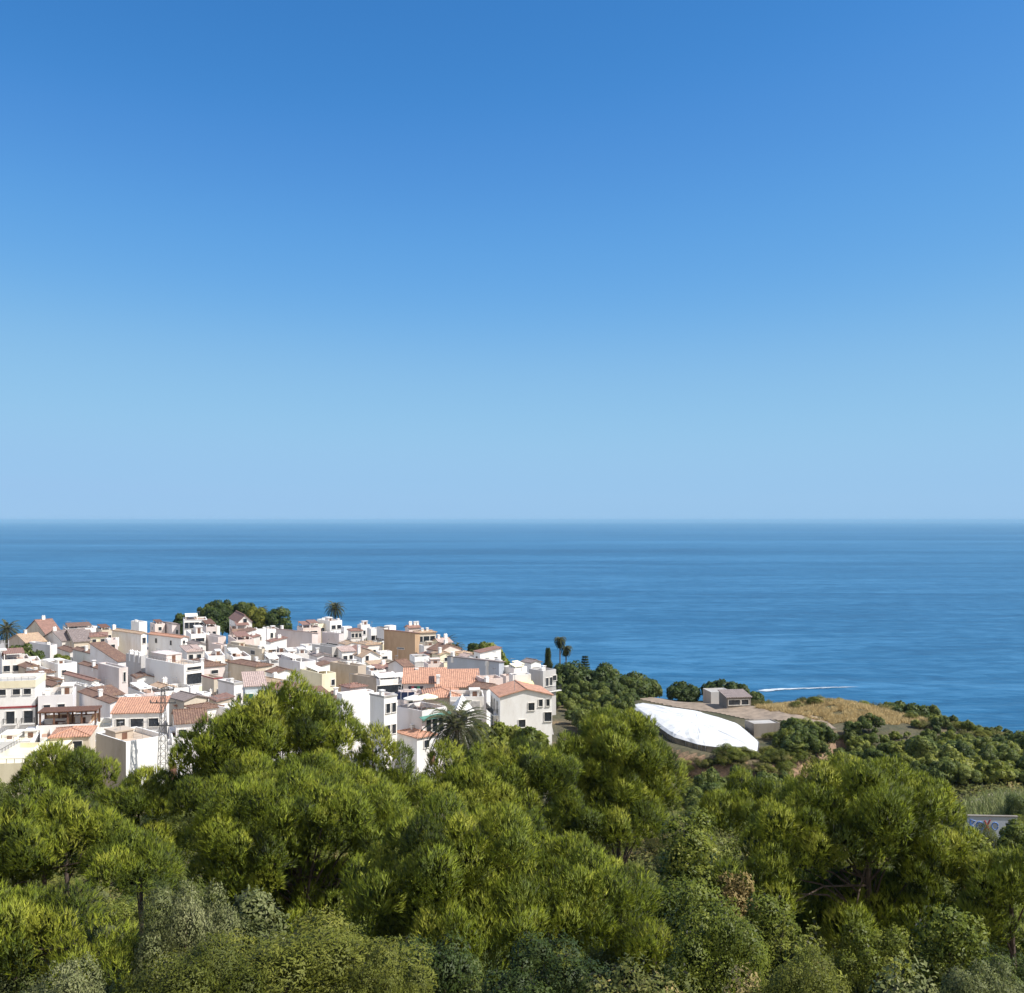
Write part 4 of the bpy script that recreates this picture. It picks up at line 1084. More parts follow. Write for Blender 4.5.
def spiky_mesh(seed, rx, h, nst, nleaf, size, mat, up=1.0):
    """shrub of many upright leafy stems"""
    rng = np.random.default_rng(seed)
    Vs = []; Ts = []; Ns = []; mb = MB()
    for i in range(nst):
        a = rng.random() * 6.283; r = rx * rng.random() ** .5 * .55
        b = np.array([math.cos(a) * r, math.sin(a) * r, 0]); lean = unit(np.array([[math.cos(a) * .5 * rng.random(), math.sin(a) * .5 * rng.random(), up]]))[0]
        L = h * (.6 + .45 * rng.random())
        t = .18 + .82 * rng.random(nleaf) ** .8
        bend = np.array([math.cos(a), math.sin(a), 0]) * rx * .35
        pos = b + lean * (L * t)[:, None] + bend * (t ** 2)[:, None] + rng.normal(size=(nleaf, 3)) * rx * .07
        dr = unit(rng.normal(size=(nleaf, 3)) * .8 + np.array([0, 0, .5]))
        Vs.append(leafquads(pos, dr, size, rng, .6, 2.0)); Ns.append(unit(np.stack([pos[:, 0], pos[:, 1], np.full(nleaf, rx * .6)], -1) + rng.normal(size=(nleaf, 3)) * .25)); Ts.append(np.clip(.35 + .35 * t + rng.normal() * .08 + .08 * rng.normal(size=nleaf), 0, 1))
        if i < 14: mb.tube([b, b + lean * L * .5 + bend * .25, b + lean * L + bend], [.025, .018, .008], 4)
    return tri_mesh('foliage', np.concatenate(Vs), M[mat], np.concatenate(Ts), 4, np.concatenate(Ns)), mb.mesh('stems', M['bark'])

PROTO = {}
def scatter(name, label, cat, group, kinds, loc, sc, rz, parts=('crown', 'trunk')):
    """kinds: list of (mesh, mesh) pairs made once; this sets one thing"""
    root = empty(name, loc, rz); root.scale = sc
    tag(root, label, cat, group)
    for pn, me_ in zip(parts, kinds): link(pn, me_, root)
    return root

def palm(label, x, y, zb, h, nf, fl, seed, droop=1.0, skirt=0.0, r=.22, lean=(0, 0), lw=.075, group='palms of the village'):
    rng = random.Random(seed); nr = np.random.default_rng(seed)
    root = empty('palm_tree', (x, y, zb)); tag(root, label, 'palm', group)
    mb = MB(); n = 9; top = Vector((lean[0], lean[1], h))
    pts = [Vector((lean[0] * (i / n) ** 2, lean[1] * (i / n) ** 2, -.4 + (h + .4) * i / n)) for i in range(n + 1)]
    mb.tube(pts, [r * (1.3 if i == 0 else 1.0 - .25 * i / n + .05 * (i % 2)) for i in range(n + 1)], 8)
    mb.build('trunk', M['palm_bark'], root)
    for k in range(nf):
        az = k * 2.39996 + rng.random() * .3
        e0 = math.radians(84 - 112 * (k / nf) ** .8) if not skirt else math.radians(84 - (112 + skirt) * (k / nf) ** .9)
        L = fl * (.82 + .25 * rng.random()); m = 14
        P = []; p = Vector(top); e_ = e0
        for i in range(m + 1):
            P.append(p.copy()); p = p + Vector((math.cos(az) * math.cos(e_), math.sin(az) * math.cos(e_), math.sin(e_))) * (L / m)
            e_ -= droop * (.10 + .04 * rng.random()) * (1.0 if e_ > -1.2 else 0.1)
        rb = MB(); rb.tube(P, [.05 * (1 - .85 * i / m) + .006 for i in range(m + 1)], 4)
        Pn = np.array([tuple(q) for q in P]); seg = np.linspace(1.6, m - .01, 30)
        i0 = seg.astype(int); fr = (seg - i0)[:, None]
        pos = Pn[i0] * (1 - fr) + Pn[i0 + 1] * fr; tan = unit(Pn[i0 + 1] - Pn[i0])
        sd_ = unit(np.cross(tan, np.array([0, 0, 1.0]) + 1e-3)); upv = np.cross(sd_, tan)
        t = (seg - 1.6) / (m - 1.6); ll = fl * .17 * (np.sin(np.pi * (t * .78 + .16))) + .05
        V = []
        for s_ in (-1, 1):
            d_ = unit(tan * .75 + sd_ * s_ * .8 + upv * .22 + nr.normal(size=pos.shape) * .10 - np.array([0, 0, .18]))
            w_ = upv * .5 + tan * .85
            V.append(np.stack([pos - w_ * lw * .5, pos + w_ * lw * .5, pos + d_ * ll[:, None]], 1))
        V = np.concatenate(V)
        tn = np.clip(.55 - .35 * (k / nf) + .1 * nr.normal(size=len(V)), 0, 1)
        me_ = tri_mesh('frond', V, M['palm'], tn)
        o = link('frond', me_, root)
        rb.build('midrib', M['palm_bark'], o)
    return root

# ------------------------------------------------------------------ the pines on the slope
pine('large round topped pine rising in front of the village, highest of the slope pines', [(290, 682, 140, 800), (232, 714, 120, 810, -2), (205, 760, 90, 850, 0), (325, 735, 70, 810)], 62, 11)
pine('slim pointed pine leaning out right of the large round topped pine', [(374, 716, 44, 790), (368, 742, 66, 835), (404, 752, 56, 835)], 58, 12)
pine('broad pine with bright domed crown in front of the large round topped pine', [(300, 775, 215, 900), (240, 830, 130, 930, -1), (385, 790, 90, 890), (315, 865, 200, 975, 1)], 47, 13)
pine('widest pine at the centre of the slope with layered bright tufts', [(470, 808, 225, 960), (575, 850, 150, 960, -1), (390, 850, 120, 960), (620, 905, 100, 985, -2), (505, 880, 190, 1000, -2), (415, 905, 140, 1000, 1)], 37, 14)
pine('pine of even fine crown behind the widest centre pine', [(488, 755, 150, 835), (540, 745, 90, 830)], 62, 15)
pine('dense pine standing before the white greenhouse', [(618, 711, 110, 830), (562, 735, 110, 830), (655, 745, 70, 850), (600, 775, 140, 880, -2)], 75, 16)
pine('dark pine filling the dip behind the bright domed pine', [(300, 752, 150, 850), (240, 765, 110, 850), (365, 768, 90, 850)], 54, 26)
pine('small dark pine in front of the cream stepped terrace house', [(66, 742, 98, 838)], 66, 17)
pine('low pine between the tan courtyard house and the cream terrace pine', [(140, 768, 96, 850), (100, 800, 80, 870, -2), (150, 825, 110, 900, -1)], 60, 18)
pine('tall leafy pine filling the western edge of the slope', [(45, 790, 150, 900), (130, 830, 110, 925, -1), (0, 830, 130, 930)], 42, 19)
pine('lower bushy pine crowding the western corner of the slope', [(15, 880, 170, 1010), (110, 925, 110, 1010, -1)], 30, 20)
pine('broad dark hearted pine with an open trunk on the eastern slope', [(868, 766, 190, 900), (800, 800, 130, 920, -1), (935, 810, 110, 930), (760, 850, 90, 960, -2), (860, 870, 200, 985, 1)], 45, 21)
pine('yellow green pine behind the dark hearted pine', [(760, 778, 100, 850), (715, 795, 60, 850)], 72, 22)
pine('young pine at the eastern edge beside the silver leaved tree', [(1012, 845, 100, 945), (985, 900, 80, 960)], 40, 23)
pine('light green pine sapling under the widest centre pine', [(655, 922, 60, 985), (690, 950, 40, 990)], 34, 24)
pine('narrow pine showing between the large and the widest pines', [(438, 772, 64, 850)], 55, 25)

# ------------------------------------------------------------------ midground: greenhouse, field, sheds
GH = [(25.4, 215.5), (28, 218.7), (39.0, 208), (44.5, 195), (44.6, 181), (42.4, 173), (33.5, 178), (29.6, 185)]
def greenhouse():
    root = empty('greenhouse', (36, 194, CZ - 41.1)); tag(root, 'long white plastic covered greenhouse on the terrace above the orchard', 'greenhouse')
    zt = 1.0; c = (36, 194)
    ring = []; GR = []
    for i in range(len(GH)):
        a_, b_ = GH[i], GH[(i + 1) % len(GH)]
        for t_ in (.09, .91): GR.append((a_[0] + (b_[0] - a_[0]) * t_, a_[1] + (b_[1] - a_[1]) * t_))
    for i in range(len(GR)):
        a_, b_ = GR[i], GR[(i + 1) % len(GR)]
        for k in range(4): ring.append((a_[0] + (b_[0] - a_[0]) * k / 4 - c[0], a_[1] + (b_[1] - a_[1]) * k / 4 - c[1]))
    mb = MB(); n = len(ring); levels = [(1.0, 0), (.93, .45), (.75, .75), (.5, .95), (.2, 1.05)]
    rnd = random.Random(4)
    for f, dz in levels:
        for p in ring: mb.v.append((p[0] * f, p[1] * f, zt + dz + (rnd.random() - .5) * .14 * (f < 1)))
    for l in range(len(levels) - 1):
        for i in range(n):
            j = (i + 1) % n; mb.f.append((l * n + i, l * n + j, (l + 1) * n + j, (l + 1) * n + i)); mb.m.append(0)
    mb.f.append(tuple((len(levels) - 1) * n + i for i in range(n))); mb.m.append(0)
    m, nt, bs, out = newmat('white_plastic_sheet')
    g = N(nt, 'ShaderNodeNewGeometry'); n1 = N(nt, 'ShaderNodeTexNoise', Scale=.5, Detail=6.0); nt.links.new(g.outputs['Position'], n1.inputs['Vector'])
    r = ramp(nt, n1.outputs[0], [(.3, (.60, .59, .55)), (.5, (.72, .71, .675)), (.7, (.79, .78, .745))]); nt.links.new(r.outputs[0], bs.inputs['Base Color'])
    bs.inputs['Roughness'].default_value = .45
    bp = N(nt, 'ShaderNodeBump', Strength=.3, Distance=.3); nt.links.new(n1.outputs[0], bp.inputs['Height']); nt.links.new(bp.outputs[0], bs.inputs['Normal'])
    mb.build('plastic_cover', m, root)
    w = MB()
    for i in range(n):
        j = (i + 1) % n; a_, b_ = ring[i], ring[j]
        w.poly([(a_[0], a_[1], -1.2), (b_[0], b_[1], -1.2), (b_[0], b_[1], zt - .004), (a_[0], a_[1], zt - .004)])
    w.build('side_netting', plain('shade_brown_netting', (.26, .22, .165), .9, scale=1.2, var=.45), root)  # netting coloured dark so the rim reads as shade and soil
    rp = MB()
    for i in range(0, n, 2):
        a_ = ring[i]; rp.bar((a_[0] * 1.01, a_[1] * 1.01, -2), (a_[0] * 1.01, a_[1] * 1.01, zt + .1), .07)
    for f in (1.0,):
        P_ = [(p[0] * f * 1.004, p[1] * f * 1.004, zt + (1.08 if f < 1 else .02)) for p in ring]
        rp.tube(P_ + [P_[0]], [.05] * (n + 1), 4)
    tag(rp.build('wire_frame', M['steel'], root), kind='stuff')
greenhouse()

def drape(name, P, mat, dz, step=2.0, kind='structure'):
    """sheet following the terrain inside a polygon"""
    x0, x1 = min(p[0] for p in P), max(p[0] for p in P); y0, y1 = min(p[1] for p in P), max(p[1] for p in P)
    nx, ny = int((x1 - x0) / step) + 2, int((y1 - y0) / step) + 2
    X = np.linspace(x0, x1, nx); Y = np.linspace(y0, y1, ny)
    mb = MB(); idx = {}
    for i in range(nx - 1):
        for j in range(ny - 1):
            if inpoly((X[i] + X[i + 1]) / 2, (Y[j] + Y[j + 1]) / 2, P):
                q = []
                for a_, b_ in ((i, j), (i + 1, j), (i + 1, j + 1), (i, j + 1)):
                    if (a_, b_) not in idx:
                        idx[(a_, b_)] = len(mb.v); mb.v.append((X[a_], Y[b_], gz(X[a_], Y[b_]) + dz))
                    q.append(idx[(a_, b_)])
                mb.f.append(tuple(q)); mb.m.append(0)
    return tag(mb.build(name, mat), kind=kind)
FIELD = [(30, 243), (38, 241), (46, 236), (53, 218), (64, 202), (64, 197), (58, 199), (50, 206), (41, 215), (27, 236)]
drape('bare_field', FIELD, plain('bare_brown_soil', (.27, .21, .155), .95, scale=.7, var=.25), .12, .8)
drape('village_street', [(-175, 152), (-22, 152), (4, 165), (8, 215), (-2, 260), (-25, 300), (-62, 345), (-190, 362), (-190, 230)], plain('pale_street_concrete', (.36, .33, .30), .9, scale=.4), .06, 4.0)
drape('orchard_track', [(67, 146), (79, 151), (92, 150), (92, 153), (79, 154.5), (66, 149)], plain('pale_track', (.42, .36, .28), .95, scale=1.5), .25, .7)

mud = [(0.0, 0)]
house('low grey farm shed with a long flat roof seaward of the bare field', 707, 711, 732, 692, 1.4, 10, 'flat', 'grey', terr='concrete', par=.1, group='farm sheds', name='farm_shed', cat='shed', wl=5, side='tan')
house('dark open farm shed with a pale sheet roof by the bare field', 723, 727, 751, 698, 1.5, 8, 'shy', 'stone', 'grey', R='w.3,1,2.6,1.1 w.75,1,1.6,1.1', group='farm sheds', name='farm_shed', cat='shed', wl=5, pitch=12)
house('small block walled shed with a flat roof behind the greenhouse end', 752, 754, 780, 724, 1.3, 12, 'flat', 'stone', group='farm sheds', name='farm_shed', cat='shed', wl=4, terr='concrete', par=.15)  # dark stone colour stands in for the shadow on this wall

# graffiti wall beside the eastern pine
def graffiti_wall():
    x0, d = .456 * 130, 130
    root = empty('painted_wall', (x0, d, CZ - 42.0), math.radians(-4)); tag(root, 'pale concrete wall with blue and red graffiti half hidden by the pine', 'wall')
    mb = MB(); mb.box(0, 6.2, 0, .3, -1.5, 3.5); mb.build('wall', M['bluegrey'], root)
    cp = MB(); cp.box(-.1, 6.3, -.08, .38, 3.502, 3.62); cp.build('coping', M['stone'], root)
    def stroke(pts, r, mat, nm):
        b = MB(); b.tube([(p[0], -.02, p[1]) for p in pts], [r] * len(pts), 4); b.build(nm, mat, root)
    bl = plain('blue_spray_paint', (.07, .16, .42), .6); rd = plain('red_spray_paint', (.34, .06, .07), .6)
    ring = lambda cx, cz, r: [(cx + r * math.cos(t * .55), cz + r * 1.2 * math.sin(t * .55)) for t in range(12)]
    stroke([(.3, 1.6), (.3, 3.1), (.9, 2.9), (.4, 2.4), (1.0, 2.0), (.3, 1.6)], .09, bl, 'blue_graffiti')
    stroke(ring(1.5, 2.3, .45), .09, bl, 'blue_graffiti')
    stroke([(2.1, 3.0), (2.7, 1.6)], .10, rd, 'red_graffiti'); stroke([(2.8, 3.1), (2.1, 1.7)], .10, rd, 'red_graffiti')
    stroke(ring(3.4, 2.3, .4), .07, bl, 'blue_graffiti')
graffiti_wall()

# wake of a boat far out
def wake():
    rnd = random.Random(3); mb = MB()
    for i in range(95):
        t = rnd.random() ** 1.5; px = 766 + 92 * t; py = 690.6 - 3.6 * t ** .7 + (rnd.random() - .5) * (1.1 * (1 - t) ** 2 + .25)
        d = CZ / (py - HOR) * F; c = at(px, py, d)
        L = 3 + 7 * rnd.random(); w = (.6 + 2.2 * rnd.random()) * (1.15 - t)
        mb.poly([(c.x - L, c.y, .25 + i * .004), (c.x, c.y - w, .25 + i * .004), (c.x + L, c.y + w * .3, .25 + i * .004), (c.x, c.y + w, .25 + i * .004)])
    tag(mb.build('wake_foam', plain('sea_foam', (.55, .6, .64), .7, var=.1)), kind='stuff')
wake()

# ------------------------------------------------------------------ village furniture
def mast():
    x, d = (163 - 512) / F * 146, 146.0
    root = empty('lattice_mast', (x, d, CZ - 40)); tag(root, 'slender grey steel lattice mast beside the tan courtyard house', 'mast')
    H = 15.5; fr = MB(); w = lambda t: .75 - .55 * t
    for sx in (-1, 1):
        for sy in (-1, 1): fr.bar((sx * w(0), sy * w(0), -.5), (sx * w(1), sy * w(1), H), .055)
    n = 14
    for i in range(n):
        t0, t1 = i / n, (i + 1) / n
        for sx, sy, tx, ty in ((-1, -1, 1, -1), (1, -1, 1, 1), (1, 1, -1, 1), (-1, 1, -1, -1)):
            fr.bar((sx * w(t0), sy * w(t0), t0 * H), (tx * w(t1), ty * w(t1), t1 * H), .03, 3)
            fr.bar((sx * w(t1), sy * w(t1), t1 * H), (tx * w(t1), ty * w(t1), t1 * H), .03, 3)
    fr.build('lattice_frame', M['mast_grey'], root)
    for z, L in ((H - .3, 1.6), (H - 2.2, 1.9), (H - 5.5, 1.3)):
        a_ = MB(); a_.box(-L, L, -.07, .07, z - .07, z + .07)
        for k in (-1, -.5, .5, 1): a_.lathe([(.06, z + .07), (.12, z + .2), (.05, z + .3), (.11, z + .42)], 6, (L * k * .95, 0))
        a_.build('crossarm', M['mast_grey'], root)
mast()

def parasol(label, x, y, z, r=1.7, mat='cloth_white'):
    root = empty('parasol', (x, y, z)); tag(root, label, 'parasol')
    c = MB(); n = 8; c.v.append((0, 0, 2.75)); 
    for k in range(n): c.v.append((r * math.cos(k * 6.2832 / n), r * math.sin(k * 6.2832 / n), 2.2))
    for k in range(n): c.v.append((r * math.cos(k * 6.2832 / n), r * math.sin(k * 6.2832 / n), 2.0))
    for k in range(n):
        j = (k + 1) % n; c.f.append((0, 1 + k, 1 + j)); c.m.append(0); c.f.append((1 + k, 1 + n + k, 1 + n + j, 1 + j)); c.m.append(0)
    c.build('canopy', M[mat], root)
    p = MB(); p.bar((0, 0, .05), (0, 0, 2.72), .03, 6); p.build('pole', M['steel'], root)
    b_ = MB(); b_.lathe([(.3, 0), (.3, .08), (.06, .14)], 10); b_.build('base', M['concrete'], root)

def on(label, fx, fy):
    root, W, D, h, tz = HOUSES[label]
    p = root.location + Vector((math.cos(root.rotation_euler.z) * W * fx - math.sin(root.rotation_euler.z) * D * fy, math.sin(root.rotation_euler.z) * W * fx + math.cos(root.rotation_euler.z) * D * fy, tz))
    return p
T1 = 'lavender walled house with a parasol terrace and dark windows'
p = on(T1, .3, .6); parasol('white parasol nearest the white tower house on the roof terrace', p.x, p.y, p.z, 1.8)
p = on(T1, .72, .5); parasol('cream parasol on the roof terrace before the orange hipped roof', p.x, p.y, p.z, 1.9, 'cloth_cream')

def canopy_tent():
    d = 176.0; x = (462 - 512) / F * d
    root = empty('garden_pavilion', (x, d, CZ - 40), .35); tag(root, 'white pyramid roofed pavilion behind the big date palm', 'pavilion')
    w = MB(); w.box(-1.5, 1.5, -1.5, 1.5, -1, 6.6, skip='t'); w.build('wall', M['white'], root)
    r = MB(); A = [(-1.8, -1.8, 6.6), (1.8, -1.8, 6.6), (1.8, 1.8, 6.6), (-1.8, 1.8, 6.6)]
    for i in range(4): r.poly([A[i], A[(i + 1) % 4], (0, 0, 9.3)])
    r.poly(list(reversed(A))); r.build('roof', M['cloth_white'], root)
    window(root, 'R', 0.0, 5.2, 1.0, 1.2).location = (0, -1.5, 5.2)
canopy_tent()

def solar():
    p = on(T1, .15, .95)
    for k in range(3):
        root = empty('solar_panel', (p.x + k * 1.15 - .6, p.y + .2 + k * .05, p.z), math.radians(6)); tag(root, 'dark solar panel in a row of three on the parasol terrace roof', 'solar panel', 'solar panels on the parasol terrace')
        b_ = MB(); b_.slab([(-.5, -.6, 1.9), (.5, -.6, 1.9), (.5, .6, 2.9), (-.5, .6, 2.9)], .06); b_.build('panel', M['panel'], root)
        f_ = MB(); f_.slab([(-.54, -.64, 1.83), (.54, -.64, 1.83), (.54, .64, 2.83), (-.54, .64, 2.83)], .05)
        for sx in (-.45, .45): f_.bar((sx, -.55, 0), (sx, -.55, 1.8), .03); f_.bar((sx, .55, 0), (sx, .55, 2.7), .03)
        f_.build('frame', M['steel'], root)
solar()

house('flat white house carrying the brown wooden pergola', 33, 36, 92, 726, 5.6, 12, 'flat', 'white', R='w.2,2.4,1,1.4', par=.5, wl=6, terr='terra', x='r.3,.5,.7,.95,1.6,white')
def pergola():
    p = on('flat white house carrying the brown wooden pergola', .04, .08); W = 9.0; Dp = 3.8
    root = empty('pergola', p, math.radians(12)); tag(root, 'brown wooden pergola with a flat slatted roof on the white terrace', 'pergola')
    for i in range(5):
        for y in (0.1, Dp - .1):
            c_ = MB(); x_ = .15 + (W - .3) * i / 4; c_.box(x_ - .13, x_ + .13, y - .13, y + .13, 0, 2.45); c_.build('post', M['wood'], root)
    r_ = MB()
    for y in (.1, Dp - .1): r_.box(-.2, W + .2, y - .1, y + .1, 2.452, 2.65)
    n_ = 34
    for i in range(n_):
        x_ = -.1 + (W + .2) * i / (n_ - 1); r_.box(x_ - .1, x_ + .1, -.4, Dp + .4, 2.652, 2.76)
    r_.build('slatted_roof', M['wood'], root)
    s_ = MB(); s_.box(.3, W - .3, Dp - .08, Dp - .03, .05, 1.5); s_.build('reed_screen', M['ochre'], root)
    t_ = empty('terrace_table', (p.x + 2.6, p.y + 2.0, p.z)); tag(t_, 'brown table under the wooden pergola', 'table')
    q_ = MB(); q_.box(-.8, .8, -.45, .45, .7, .76); q_.build('tabletop', M['wood'], t_)
    for sx in (-.7, .7):
        for sy in (-.35, .35):
            g_ = MB(); g_.box(sx - .04, sx + .04, sy - .04, sy + .04, 0, .698); g_.build('leg', M['wood'], t_)
pergola()

def clothes_line():
    d = 200.0; p0 = at(408, 686, d); p1 = at(424, 687, d)
    root = empty('clothes_line', (p0.x, p0.y, CZ - 40)); tag(root, 'washing line of dark and green clothes in front of the long orange roof', 'clothes line')
    L = p1.x - p0.x; z = p0.z - CZ + 40
    l_ = MB(); l_.bar((0, 0, z), (L, 0, z), .012, 3); l_.build('line', M['steel'], root)
    for x_ in (0, L):
        q_ = MB(); q_.bar((x_, 0, -.5), (x_, 0, z + .1), .05, 6); q_.build('pole', M['steel'], root)
    rnd = random.Random(5)
    for i, m_ in enumerate(('cloth_dark', 'red_paint', 'cloth_dark', 'cloth_green', 'cloth_dark')):
        x_ = L * (.12 + .18 * i); g_ = MB(); w_ = .5; g_.box(x_ - w_ / 2, x_ + w_ / 2, -.015, .015, z - .8 - .2 * rnd.random(), z - .01)
        g_.box(x_ - w_ / 2 - .12, x_ - w_ / 2 - .002, -.012, .012, z - .35, z - .02); g_.box(x_ + w_ / 2 + .002, x_ + w_ / 2 + .12, -.012, .012, z - .35, z - .02)
        g_.build('garment', M[m_], root)
clothes_line()

def car(label, px, d, rz, mat):
    x = (px - 512) / F * d; root = empty('parked_car', (x, d, gz(x, d) + .07), rz); tag(root, label, 'car')
    prof = [(-2.1, .45), (-2.12, .8), (-1.9, .95), (-1.35, 1.0), (-.75, 1.45), (.75, 1.48), (1.35, 1.05), (2.0, .92), (2.12, .7), (2.1, .45), (1.9, .28), (-1.9, .28)]
    b_ = MB(); n_ = len(prof)
    for y, k in ((-.85, 1), (.85, 1)):
        for a_, z in prof: b_.v.append((a_, y * (1 - .12 * max(0, z - .95) / .5), z))
    b_.f.append(tuple(range(n_))); b_.f.append(tuple(reversed(range(n_, 2 * n_)))); b_.m += [0, 0]
    for i in range(n_):
        j = (i + 1) % n_; b_.f.append((i, n_ + i, n_ + j, j)); b_.m.append(0)
    b_.build('body', mat, root)
    g_ = MB(); g_.slab([(-1.3, -.72, 1.06), (-1.3, .72, 1.06), (-.8, .66, 1.45), (-.8, -.66, 1.45)], .02); g_.build('windscreen', M['glass'], root)
    for s_ in (-1, 1):
        w_ = MB(); y = s_ * .835; w_.poly([(-1.15, y, 1.03), (1.15, y, 1.05), (.72, y * .93, 1.4), (-.72, y * .93, 1.4)]); w_.build('side_window', M['glass'], root)
        for a_ in (-1.3, 1.3):
            t_ = MB(); m_ = 14
            for yy in (s_ * .68, s_ * .88):
                for k in range(m_): t_.v.append((a_ + .32 * math.cos(k * 6.2832 / m_), yy, .32 + .32 * math.sin(k * 6.2832 / m_)))
            t_.f += [tuple(range(m_)), tuple(reversed(range(m_, 2 * m_)))] + [(k, (k + 1) % m_, m_ + (k + 1) % m_, m_ + k) for k in range(m_)]; t_.m += [0] * (m_ + 2)
            t_.build('wheel', M['cloth_dark'], root)
car('dark grey car parked in the lane under the lilac house', 177, 168, 1.0, plain('dark_car_paint', (.05, .055, .065), .3))
car('dark car parked beside the shaded house flank near the pines', 398, 156, .4, plain('black_car_paint', (.03, .03, .034), .3))

# ------------------------------------------------------------------ palms and trees of the village
palm('big date palm with drooping grey green fronds at the foot of the village', (457 - 512) / F * 150, 150, CZ - 40 - .006 * 150, 9.6, 96, 6.6, 31, 1.05, 8, r=.42, lw=.19)
palm('lone palm standing over the village roofs against the sea', (335 - 512) / F * 350, 350, CZ - 40 - .006 * 350, 11.0, 60, 4.6, 32, .95, r=.3, lw=.22)
palm('taller fan palm of the pair at the eastern village edge', (560 - 512) / F * 252, 252, CZ - 40 - .006 * 252, 11.2, 56, 2.3, 33, 1.5, 20, r=.19, lw=.2)
palm('shorter fan palm of the pair at the eastern village edge', (566.5 - 512) / F * 252, 254, CZ - 40 - .006 * 254, 8.8, 56, 2.2, 34, 1.5, 20, r=.19, lw=.2)
palm('broad palm at the western edge of the picture', (7 - 512) / F * 318, 318, CZ - 40 - .006 * 318, 6.6, 60, 5.6, 35, .9, r=.35, lw=.2)
palm('bushy palm in the clump behind the yellow chimneyed house', (445 - 512) / F * 300, 300, CZ - 40 - .006 * 300, 4.2, 50, 4.6, 36, .8, r=.3, lw=.22)
palm('second bushy palm leaning over the sea edge by the yellow chimneys', (455 - 512) / F * 296, 296, CZ - 40 - .006 * 296, 3.4, 46, 4.0, 37, .9, r=.3, lw=.22)
palm('small palm rising between the dark seaward trees', (262 - 512) / F * 352, 352, CZ - 40 - .006 * 352, 10.2, 44, 3.0, 38, 1.0, r=.25, lw=.2)

def tree(label, px, top, d, wpx, seed, mat='darktree', nl=22, cat='tree', group='trees of the village', name='evergreen_tree', size=.42, nleaf=420, bot=None):
    x = (px - 512) / F * d; g = gz(x, d); h = CZ - (top - HOR) / F * d - g; rx = wpx / 2 / F * d
    rz = min(h * .55, max(rx * .8, h * .4)); rl = max(.5, rx * .36)
    cm, tm = broad_mesh(seed, rx, rz, nl, rl, nleaf, size, mat, lift=(h - rz) / rz, low=-.8)
    return scatter(name, label, cat, group, (cm, tm), (x, d, g), (1, 1, 1), 0)
def conifer(label, px, top, d, wpx, seed, tiers=0, mat='darktree', group='trees of the village', name='conifer_tree'):
    rng = np.random.default_rng(seed); x = (px - 512) / F * d; g = gz(x, d); h = CZ - (top - HOR) / F * d - g; R_ = wpx / 2 / F * d
    root = empty(name, (x, d, g)); tag(root, label, 'tree', group); n = 2600
    if tiers:
        t = (rng.integers(0, tiers, n) + .12 * rng.random(n)) / tiers
        rr = R_ * (1 - t) * (rng.random(n) ** .6) + .05; zz = h * (.22 + .78 * t) + rr * .12
    else:
        t = rng.random(n) ** .8; rr = R_ * (1 - t ** 1.6) * (.35 + .65 * rng.random(n)) * (.8 + .3 * np.sin(t * 23)); zz = h * (.08 + .92 * t)
    a_ = rng.random(n) * 6.283 if not tiers else (rng.integers(0, 7, n) / 7 * 6.283 + .16 * rng.normal(size=n) + t * 9)
    P_ = np.stack([np.cos(a_) * rr, np.sin(a_) * rr, zz], -1); D_ = unit(np.stack([np.cos(a_), np.sin(a_), np.full(n, .5 if not tiers else .25)], -1))
    v, tt = tufts(P_, D_, 4, .5, .12, .6, np.clip(.45 + .15 * rng.normal(size=n), 0, 1), rng); nn_ = np.repeat(D_, 4, 0)
    mb = MB(); mb.tube([(0, 0, -.4), (0, 0, h * .5), (0, 0, h * .98)], [.22, .14, .03], 6); mb.build('trunk', M['bark'], root)
    link('crown', tri_mesh('crown', v, M[mat], tt, 3, nn_), root)
conifer('dark cypress like tree beside the pair of fan palms', 548, 649, 250, 12, 51)
conifer('small tiered norfolk pine on the green slope by the sea', 585, 655, 244, 15, 52, 13)
tree('tallest dark tree of the clump at the seaward village edge', 222, 599, 352, 24, 53, nl=40)
tree('dark tree left of the tallest one at the seaward village edge', 208, 602, 350, 22, 54, nl=34)
tree('dark tree between the tallest one and the round trees', 233, 603, 354, 22, 55, nl=34)
tree('round dark tree between the tallest one and the small palm', 247, 601, 352, 24, 61, nl=26)
tree('yellowish green tree under the small palm', 257, 608, 349, 22, 62, 'olive')
tree('round dark tree at the seaward end of the dark clump', 276, 607, 350, 28, 63, nl=26)
tree('low dark tree filling the foot of the dark clump', 218, 608, 347, 34, 64)
tree('small round tree behind the pinkish house at the sea', 183, 615, 352, 18, 65)
tree('dark hedge like tree behind the open verandah house', 24, 645, 262, 34, 66)
tree('green garden tree by the lilac sided block', 62, 653, 255, 16, 67, 'leaf')
tree('garden shrub tree in front of the lilac sided block', 43, 658, 252, 12, 68, 'leaf')
tree('dark bush tree among the white roofs below the palm', 361, 634, 300, 16, 69)
tree('wide dark tree on the shaded terrace below the palm', 352, 639, 296, 16, 70)
tree('green tree behind the house with white and red roof', 486, 642, 262, 26, 71, 'leaf')
tree('dark tree left of the green tree at the sea edge', 474, 645, 268, 20, 72)
tree('round tree seaward of the white house with cream awnings', 500, 650, 258, 20, 73, 'leaf')
tree('big rounded dark tree under the fan palms', 570, 664, 240, 46, 74, nl=34)
tree('dark rounded tree east of the fan palms', 603, 668, 240, 36, 75, nl=28)
tree('broad low tree above the white greenhouse', 632, 675, 238, 38, 76, nl=26)
tree('dark tree at the upper corner of the bare field', 651, 681, 240, 22, 77)
tree('dark bushy tree on the sea side of the bare field', 683, 683, 246, 30, 78, nl=24)
tree('wide dark tree behind the farm sheds', 716, 682, 244, 30, 79, nl=24)
tree('rounded dark tree beside the long farm shed', 738, 684, 240, 26, 80)
